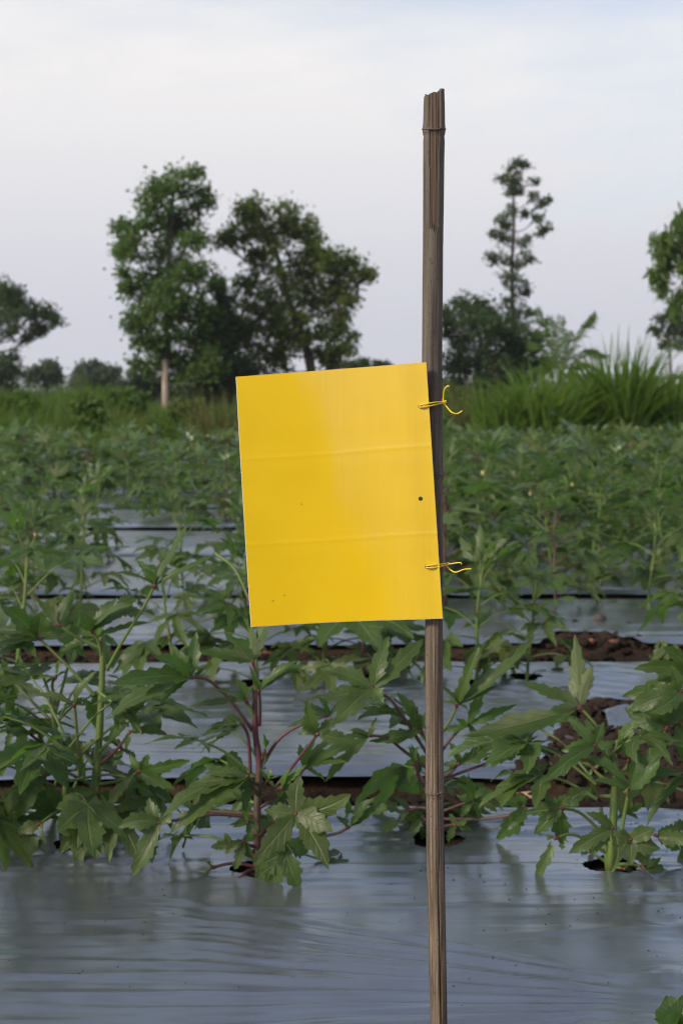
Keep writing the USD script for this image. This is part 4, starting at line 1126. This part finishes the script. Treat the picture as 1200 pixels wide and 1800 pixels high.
# ------------------------------------------------------------------ trees, from the nearest to the farthest
def leaves_at(P, size, rng, up=.35, ratio=.28, hangs=-.25):
    """One bent two-triangle leaf at each point."""
    n = len(P)
    d = rng.normal(0, 1, (n, 3)) + A(0, 0, hangs)
    d /= np.linalg.norm(d, axis=1, keepdims=True)
    nn = rng.normal(0, 1, (n, 3)) + A(0, 0, up * 3)
    s = np.cross(d, nn)
    s /= np.linalg.norm(s, axis=1, keepdims=True) + 1e-9
    L = (size * rng.uniform(.6, 1.4, n))[:, None]
    v = np.stack([P, P + d * L * .5 + s * L * ratio, P + d * L, P + d * L * .5 - s * L * ratio], 1).reshape(-1, 3)
    b = np.arange(n)[:, None] * 4
    return v, np.vstack([b + A(0, 1, 2).astype(int), b + A(0, 2, 3).astype(int)])


def tree(name, label, D, trunk, blobs, mat, bark, seed, tr=(.16, .05), leaf=.155, dens=1.0, clump=.42, category="tree", group=None, depth=.9, limbs=True, sink=0.0, hang=0.0, ratio=.28):
    rng = np.random.default_rng(seed)
    base = at(trunk[0][0], trunk[0][1], D)
    base[2] = -.1
    t = thing(name, label, category, base, group=group)
    par = str(t.GetPath())
    T = np.array([at(x, y, D) for x, y in trunk])
    T[0] = base
    parts = []
    T2 = spline(T, 5 * len(T)) - base
    rr = np.linspace(tr[0], tr[1], len(T2))
    parts.append(tube(T2, rr * (1 + .08 * np.sin(np.arange(len(T2)) * 2.1)), 8))
    px = D / FPX
    P = []
    for bx, by, br in blobs:
        r = br * px
        c = at(bx, by, D) + A(0, rng.normal(0, depth) * min(1.5, max(.3, r)), 0)
        if limbs and br > 7:
            # a limb from the trunk, starting below the blob
            kz = np.argmin(np.abs(T2[:, 2] - ((c - base)[2] - .9 * np.hypot(*(c - base - T2[-1])[:2]) * .5 - r * .4)))
            p0 = T2[kz]
            p1 = (p0 + c - base) / 2 + A(0, 0, -.12 * np.linalg.norm(c - base - p0))
            bl = spline([p0, p1, c - base], 9)
            parts.append(tube(bl, np.linspace(min(rr[kz] * .6, .02 + .03 * r), .012, 9), 5))
            for _ in range(5):
                e = c - base + rng.normal(0, .55, 3) * r
                parts.append(tube(spline([bl[5], (bl[7] + e) / 2, e], 5), [.018, .007], 4))
        ncl = max(3, int(9.5 * dens * (r / clump) ** 1.7 + 3))
        q = rng.normal(0, 1, (ncl, 3))
        q *= (rng.uniform(.25, 1.08, (ncl, 1)) ** .55) * r / np.linalg.norm(q, axis=1, keepdims=True)
        q[:, 2] *= .9
        for cc in q:
            m = int(38 * rng.uniform(.6, 1.4))
            o = rng.normal(0, 1, (m, 3)) * A(1, 1, .85) * clump * rng.uniform(.28, .52) * max(.72, min(1, r / clump * .9))
            if hang:
                o[:, 2] -= np.abs(rng.normal(0, hang, m))
            P.append(c - base + cc + o)
    if bark is m_bark_pale:                     # pale lower trunk, dark upper trunk and limbs
        kk = 14
        obj("trunk", tube(T2[:kk], rr[:kk], 8), bark, par, smooth=True)
        obj("limbs", join([tube(T2[kk - 1:], rr[kk - 1:], 8)] + parts[1:]), m_bark, par, smooth=True)
    else:
        obj("trunk", join(parts), bark, par, smooth=True)
    P = np.vstack(P)
    if sink:
        P = P[P[:, 2] > sink]
    obj("crown", leaves_at(P, leaf, rng, ratio=ratio, hangs=-1.6 if hang else -.25), mat, par)
    return t


tree("broadleaf_tree", "tall narrow leafy tree with a pale bare lower trunk left of the card", 48, [(291, 735), (291, 695), (291, 655), (293, 560), (296, 470), (300, 400), (305, 330)],
     [(312, 318, 26), (345, 308, 12), (280, 345, 30), (340, 345, 24), (365, 348, 9), (262, 385, 28), (310, 390, 38), (225, 398, 15), (200, 396, 7), (345, 420, 22), (235, 440, 26), (290, 450, 38), (215, 440, 12),
      (245, 500, 34), (225, 505, 14), (310, 510, 44), (345, 480, 24), (240, 560, 26), (290, 560, 44), (340, 550, 38), (262, 605, 28), (320, 615, 44), (243, 640, 16), (275, 645, 22), (360, 590, 34), (365, 640, 34), (325, 655, 26), (212, 475, 8), (375, 500, 16)],
     m_crown, m_bark_pale, 1, (.14, .05), dens=1.25)
tree("broadleaf_tree", "wide round-crowned tree with a leaning dark trunk above the card", 50, [(556, 735), (545, 640), (530, 590), (512, 540), (495, 480), (480, 420)],
     [(428, 365, 20), (455, 380, 30), (500, 375, 24), (420, 410, 26), (390, 425, 14), (480, 420, 34), (530, 400, 24), (555, 430, 24), (585, 455, 28), (625, 470, 26), (650, 482, 9), (540, 460, 36), (450, 460, 20), (430, 500, 24), (490, 500, 38),
      (600, 500, 30), (560, 520, 40), (610, 530, 14), (510, 560, 42), (450, 550, 36), (580, 570, 30), (420, 590, 30), (470, 600, 38), (530, 600, 22), (600, 610, 20), (575, 620, 18), (440, 635, 24), (490, 640, 22), (615, 590, 8), (400, 550, 20), (600, 560, 14), (585, 640, 16)],
     m_crown_yel, m_bark, 2, (.2, .07), dens=1.25)
tree("bush", "dense dark bush between the two tallest trees left of the card", 49, [(385, 735), (385, 680)],
     [(345, 690, 22), (375, 650, 34), (395, 610, 28), (410, 650, 28), (430, 655, 18), (360, 690, 28), (400, 690, 26), (388, 565, 24), (398, 530, 18), (385, 500, 12), (415, 580, 20)], m_crown_dark, m_bark, 3, (.1, .05), dens=1.3, category="bush")
tree("slender_tree", "slender sparse tree rising above the dark bushes right of the stake", 55, [(908, 735), (906, 640), (902, 560), (899, 480), (903, 400), (902, 330), (906, 300)],
     [(905, 292, 13), (922, 292, 9), (885, 312, 12), (905, 318, 15), (893, 335, 10), (912, 335, 8), (938, 322, 5), (937, 345, 8), (950, 358, 9), (962, 352, 5), (945, 380, 9), (958, 398, 8), (950, 405, 7), (925, 372, 6), (900, 370, 12), (882, 385, 10), (893, 395, 12),
      (872, 412, 10), (890, 420, 14), (915, 425, 13), (862, 455, 9), (880, 455, 13), (908, 458, 16), (928, 455, 9), (885, 490, 14), (905, 500, 17), (926, 512, 10), (893, 530, 14), (912, 545, 18), (930, 548, 9), (895, 560, 18)],
     m_crown_grey, m_bark, 4, (.11, .03), leaf=.125, dens=.36, clump=.26)
tree("bushy_tree", "dark rounded bushy tree right of the stake under the slender one", 54, [(835, 735), (838, 660), (845, 590)],
     [(820, 540, 28), (795, 552, 22), (850, 548, 24), (835, 575, 34), (800, 590, 16), (785, 570, 10), (870, 570, 30), (840, 615, 40), (800, 630, 24), (880, 610, 38), (915, 600, 34), (935, 600, 20), (840, 655, 40), (885, 650, 40), (925, 645, 34), (800, 665, 26), (950, 640, 16), (870, 690, 36)],
     m_crown_dark, m_bark, 5, (.2, .08), dens=1.05)
tree("spreading_tree", "flat-topped spreading tree cut by the left picture edge", 62, [(-28, 720), (-22, 640), (-10, 580)],
     [(0, 510, 22), (20, 515, 20), (-20, 520, 24), (40, 535, 24), (68, 545, 20), (88, 555, 15), (104, 566, 9), (10, 550, 26), (40, 565, 18), (60, 580, 12), (75, 575, 10), (45, 592, 8), (15, 585, 14), (-10, 580, 26), (0, 640, 24), (18, 640, 16), (30, 655, 14), (-15, 660, 28), (8, 668, 22), (35, 628, 7)],
     m_crown_dark, m_bark, 6, (.22, .09), dens=.8, leaf=.16)
tree("small_tree", "small round tree on the horizon beside the left edge tree", 95, [(84, 712), (84, 675)], [(75, 650, 12), (95, 650, 11), (85, 643, 10), (62, 655, 10), (100, 660, 9), (85, 662, 13), (50, 662, 10)], m_crown_grey, m_bark, 7, (.2, .1), leaf=.3, clump=.6, dens=.9)
tree("bushy_tree", "broad low hazy tree on the left horizon", 110, [(175, 708), (175, 680)], [(158, 648, 12), (170, 645, 12), (185, 655, 15), (202, 660, 12), (155, 665, 16), (175, 670, 20), (200, 675, 16), (215, 682, 10), (136, 655, 7), (138, 672, 10)], m_crown_grey, m_bark, 8, (.25, .1), leaf=.32, clump=.7, dens=1.1)
tree("small_tree", "faint thin tree on the horizon left of the pale trunk", 150, [(236, 702), (236, 660)], [(230, 656, 6), (238, 650, 5), (240, 668, 9), (228, 672, 7), (250, 672, 8)], m_crown_grey, m_bark, 9, (.2, .08), leaf=.35, clump=.7, dens=.5)
tree("bush", "dark round bush behind the pale lower trunk of the tall tree", 66, [(262, 715), (262, 690)], [(262, 668, 18), (248, 680, 14), (280, 675, 15), (300, 690, 14), (262, 690, 18)], m_crown_dark, m_bark, 10, (.15, .08), leaf=.2, dens=.9, category="bush")
tree("bamboo_tree", "light green drooping tree cut by the right picture edge", 40, [(1226, 735), (1218, 600), (1210, 480)],
     [(1195, 368, 9), (1178, 388, 8), (1163, 408, 6), (1205, 392, 13), (1188, 418, 10), (1160, 436, 5), (1200, 440, 13), (1172, 452, 9), (1148, 470, 5), (1195, 470, 12), (1168, 488, 6), (1205, 500, 13), (1185, 512, 8), (1225, 440, 24), (1225, 500, 24), (1150, 412, 4), (1178, 432, 6), (1158, 480, 4), (1198, 530, 8), (1210, 365, 10)],
     m_crown_lite, m_bark, 11, (.12, .04), leaf=.26, dens=.40, clump=.24, hang=.20, ratio=.11)
tree("small_tree", "sparse small tree with an open crown below the drooping right edge tree", 52, [(1180, 735), (1178, 640), (1176, 610)],
     [(1160, 558, 9), (1178, 552, 9), (1194, 560, 11), (1158, 580, 10), (1175, 580, 12), (1194, 585, 12), (1168, 602, 9), (1185, 604, 10), (1205, 575, 10)], m_crown_grey, m_bark, 12, (.07, .03), leaf=.14, dens=.5, clump=.28)
tree("bush", "low dark tree crown just peeping over the top edge of the card", 75, [(645, 720), (645, 680)], [(620, 645, 10), (640, 642, 10), (660, 642, 9), (676, 646, 9), (630, 660, 16), (660, 662, 16), (690, 665, 14), (605, 665, 14)], m_crown_dark, m_bark, 13, (.15, .08), leaf=.22, dens=1.1)
tree("bush", "olive bush with grass heads beside the stake's right side", 38, [(800, 735), (800, 705)], [(790, 690, 14), (815, 695, 14), (790, 715, 16), (820, 715, 16)], m_crown_yel, m_bark, 14, (.06, .03), leaf=.16, dens=.8, category="bush")

for k, (wx, wy, wr, D_, wm, lab) in enumerate([(30, 712, 26, 23, m_grass, "light green weed bush in the grass at the left picture edge"), (150, 716, 20, 21, m_crown_lite, "small leafy weed bush in the grass below the hazy horizon tree"),
                                        (215, 700, 22, 26, m_crown, "darker weed bush in the grass left of the pale trunk"), (330, 722, 20, 24, m_crown_yel, "olive weed bush just right of the pale trunk"),
                                        (1030, 712, 24, 24, m_crown, "dark weed bush between the bright grass clumps right of the stake"), (870, 705, 22, 25, m_crown_dark, "dark leafy weed bush behind the dry grass right of the stake")]):
    tree("weed_bush", lab, D_, [(wx, 752), (wx, wy)], [(wx, wy, wr), (wx - wr, wy + 10, wr * .8), (wx + wr * .9, wy + 8, wr * .8), (wx + 4, wy + 20, wr)], wm, m_bark, 70 + k, (.02, .008), leaf=.10, dens=.5, clump=.16, category="bush", depth=.3)

# a hedge of distant trees closes the horizon
hr = np.random.default_rng(30)
P = []
for _ in range(420):
    x = hr.uniform(-75, 75)
    h = 1.4 + 2.2 * max(0, fb(A(x, 0), .09, 3, 4)[()] + .3)
    c = A(x, 175 + hr.normal(0, 5), hr.uniform(.2, 1) * h)
    P.append(c + hr.normal(0, 1, (45, 3)) * A(1.1, .8, .55))
tag(obj("distant_hedge", leaves_at(np.vstack(P), .6, hr), m_crown_grey), "low hazy line of far trees closing the horizon", "treeline", None, "stuff")

# ------------------------------------------------------------------ palm
def palm():
    rng = np.random.default_rng(40)
    D = 42
    base = at(985, 740, D)
    base[2] = -.05
    t = thing("palm_tree", "young palm with arching fronds right of the dark bushy tree", "palm", base)
    par = str(t.GetPath())
    crown0 = at(985, 672, D) - base
    obj("trunk", tube(spline([A(0, 0, 0), crown0 * .5 + A(.03, 0, 0), crown0], 8), [.16, .11], 9), m_bark, par, smooth=True)
    for tip, bend in [((950, 545), .10), ((968, 560), .05), ((1040, 552), .16), ((1062, 622), .3), ((1000, 585), .1), ((935, 600), .2), ((1056, 655), .35), ((920, 660), .3), ((1020, 640), .2), ((985, 560), .0), ((1040, 690), .4)]:
        dy = rng.uniform(-.7, .7)
        e = at(tip[0], tip[1], D + dy) - base
        L = np.linalg.norm(e - crown0)
        mid = (crown0 + e) / 2 + A(0, 0, bend * L)
        C = spline([crown0, mid, e], 30)
        parts = [tube(C, [.022, .006], 4)]
        T = np.gradient(C, axis=0)
        T /= np.linalg.norm(T, axis=1, keepdims=True)
        for i in range(4, 30):
            for sgn in (-1, 1):
                for rep in range(2):
                    side = unit(np.cross(T[i], A(0, 0, 1)) * sgn + T[i] * .9 + A(0, 0, -.35) + rng.normal(0, .15, 3))
                    ln = L * .30 * math.sin(math.pi * (.12 + .8 * i / 30)) * rng.uniform(.8, 1.15)
                    p = C[i] + T[i] * (rep * .5 * L / 30)
                    w = unit(np.cross(side, T[i])) * .0
                    wv = T[i] * .023
                    m_ = p + side * ln * .55 + A(0, 0, -.03 * ln)
                    tp = p + side * ln + A(0, 0, -.40 * ln)
                    v = np.array([p - wv * .4, p + wv * .4, m_ + wv, m_ - wv, tp])
                    parts.append((v, np.array([[0, 1, 2], [0, 2, 3], [3, 2, 4]])))
        obj("frond", join(parts), m_palm, par)


palm()


# ------------------------------------------------------------------ grass
def blades(n, h, spread, rng, width=.012, arc=.5, seg=5):
    vs, fs, k3 = [], [], 0
    for _ in range(n):
        a = rng.random() * 6.28
        r0 = spread * math.sqrt(rng.random())
        p0 = A(math.cos(a) * r0, math.sin(a) * r0, 0)
        out = A(math.cos(a + rng.normal(0, .7)), math.sin(a + rng.normal(0, .7)), 0)
        H = h * rng.uniform(.5, 1.1)
        ar = arc * rng.uniform(.3, 1.5)
        s = np.linspace(0, 1, seg)
        P = p0 + A(0, 0, 1) * (H * (s - .32 * ar * s ** 3))[:, None] + out * (H * ar * .75 * s ** 2.2)[:, None]
        sd = unit(np.cross(out, A(0, 0, 1)) + rng.normal(0, .4, 3))
        w = width * rng.uniform(.7, 1.3) * (1 - s ** 2 * .95)
        v = np.stack([P - sd * w[:, None], P + sd * w[:, None]], 1).reshape(-1, 3)
        q = np.array([[2 * i, 2 * i + 1, 2 * i + 3, 2 * i + 2] for i in range(seg - 1)])
        vs.append(v), fs.append(tris(q) + k3)
        k3 += len(v)
    return np.vstack(vs), np.vstack(fs)


def clump(label, px, D, h, spread, n, mat, seed, arc=.5, width=.033):
    r = np.random.default_rng(seed)
    b = at(px, 745, D)
    b[2] = -.06
    v, f = blades(n, h, spread, r, width, arc, 6)
    o = obj("grass_clump", (v, f), mat)
    UsdGeom.Xformable(o).AddTranslateOp().Set(Gf.Vec3d(*map(float, b)))
    tag(o, label, "grass clump", "tall grass clumps behind the field")


clump("tallest bright clump of long-bladed grass near the right edge", 1092, 21.5, 2.08, .36, 330, m_clump, 50, .55)
clump("long-bladed grass clump right of the tallest one, at the right picture edge", 1185, 22, 1.6, .5, 300, m_clump, 51, .5)
clump("bright arching grass clump below the palm", 955, 21, 1.6, .42, 340, m_clump, 52, .6)
clump("low grass clump between the palm's clump and the tallest clump", 1020, 21.5, 1.36, .4, 220, m_clump, 53, .6)
clump("yellowish dry grass clump just right of the stake", 818, 21.5, 1.48, .45, 260, m_grass_dry, 54, .45, .010)
clump("green grass clump between the dry clump and the bright one", 885, 21, 1.32, .4, 230, m_clump, 55, .5)
clump("yellow-green upright grass clump behind the card's left edge", 385, 21.5, 1.22, .4, 260, m_grass_dry, 56, .4, .011)
clump("leafy grass clump between the pale trunk and the card", 340, 24, .85, .5, 240, m_clump, 57, .5)
clump("grass clump hidden partly behind the stake's middle", 740, 21.5, 1.1, .4, 200, m_clump, 58, .5)
clump("wide grass clump filling behind the tallest clump", 1140, 25, 1.55, .7, 300, m_clump, 59, .5)

grng = np.random.default_rng(60)
pi = UsdGeom.PointInstancer.Define(stage, "/World/grass")
pi.CreatePrototypesRel().SetTargets([])
for i in range(5):
    path = f"/World/grass/tuft_{i}"
    usdkit.mesh(stage, path, blades(60, 1.0, .28, np.random.default_rng(61 + i), .013, .55, 4), m_grass_dry if i == 4 else m_grass)
    pi.GetPrototypesRel().AddTarget(path)
pos, sc, idx, ori = [], [], [], []
for _ in range(6500):
    y = 18.3 + grng.random() ** 1.7 * 48
    x = grng.uniform(-.27, .27) * y
    px = pix((x, y, 0))[0]
    h = np.interp(px, [0, 200, 250, 330, 420, 760, 820, 1000, 1200], [1.0, .98, .68, .5, .65, .7, .78, .78, .9]) * grng.uniform(.7, 1.15)
    h *= np.interp(y, [18.3, 20.5, 26], [.35, .7, 1.0]) * (.38 + 1.6 * max(0, fb(A(x, y), .55, 3, 66)[()] + .38))
    if 19.5 < y < 26 and 230 < px < 400 and fb(A(x, y), .9, 2, 67) > -.05:
        continue
    pos.append(Gf.Vec3f(float(x), float(y), -.05)), sc.append(Gf.Vec3f(float(h) * 1.1, float(h) * 1.1, float(h)))
    idx.append(4 if grng.random() < (.34 if px > 700 else .10) else int(grng.integers(4)))
    hh = grng.uniform(0, math.pi)
    ori.append(Gf.Quath(float(math.cos(hh)), 0, 0, float(math.sin(hh))))
pi.CreateProtoIndicesAttr(Vt.IntArray(idx))
pi.CreatePositionsAttr(Vt.Vec3fArray(pos))
pi.CreateScalesAttr(Vt.Vec3fArray(sc))
pi.CreateOrientationsAttr(Vt.QuathArray(ori))
tag(pi.GetPrim(), "band of green grass between the okra field and the trees", "grass", None, "stuff")
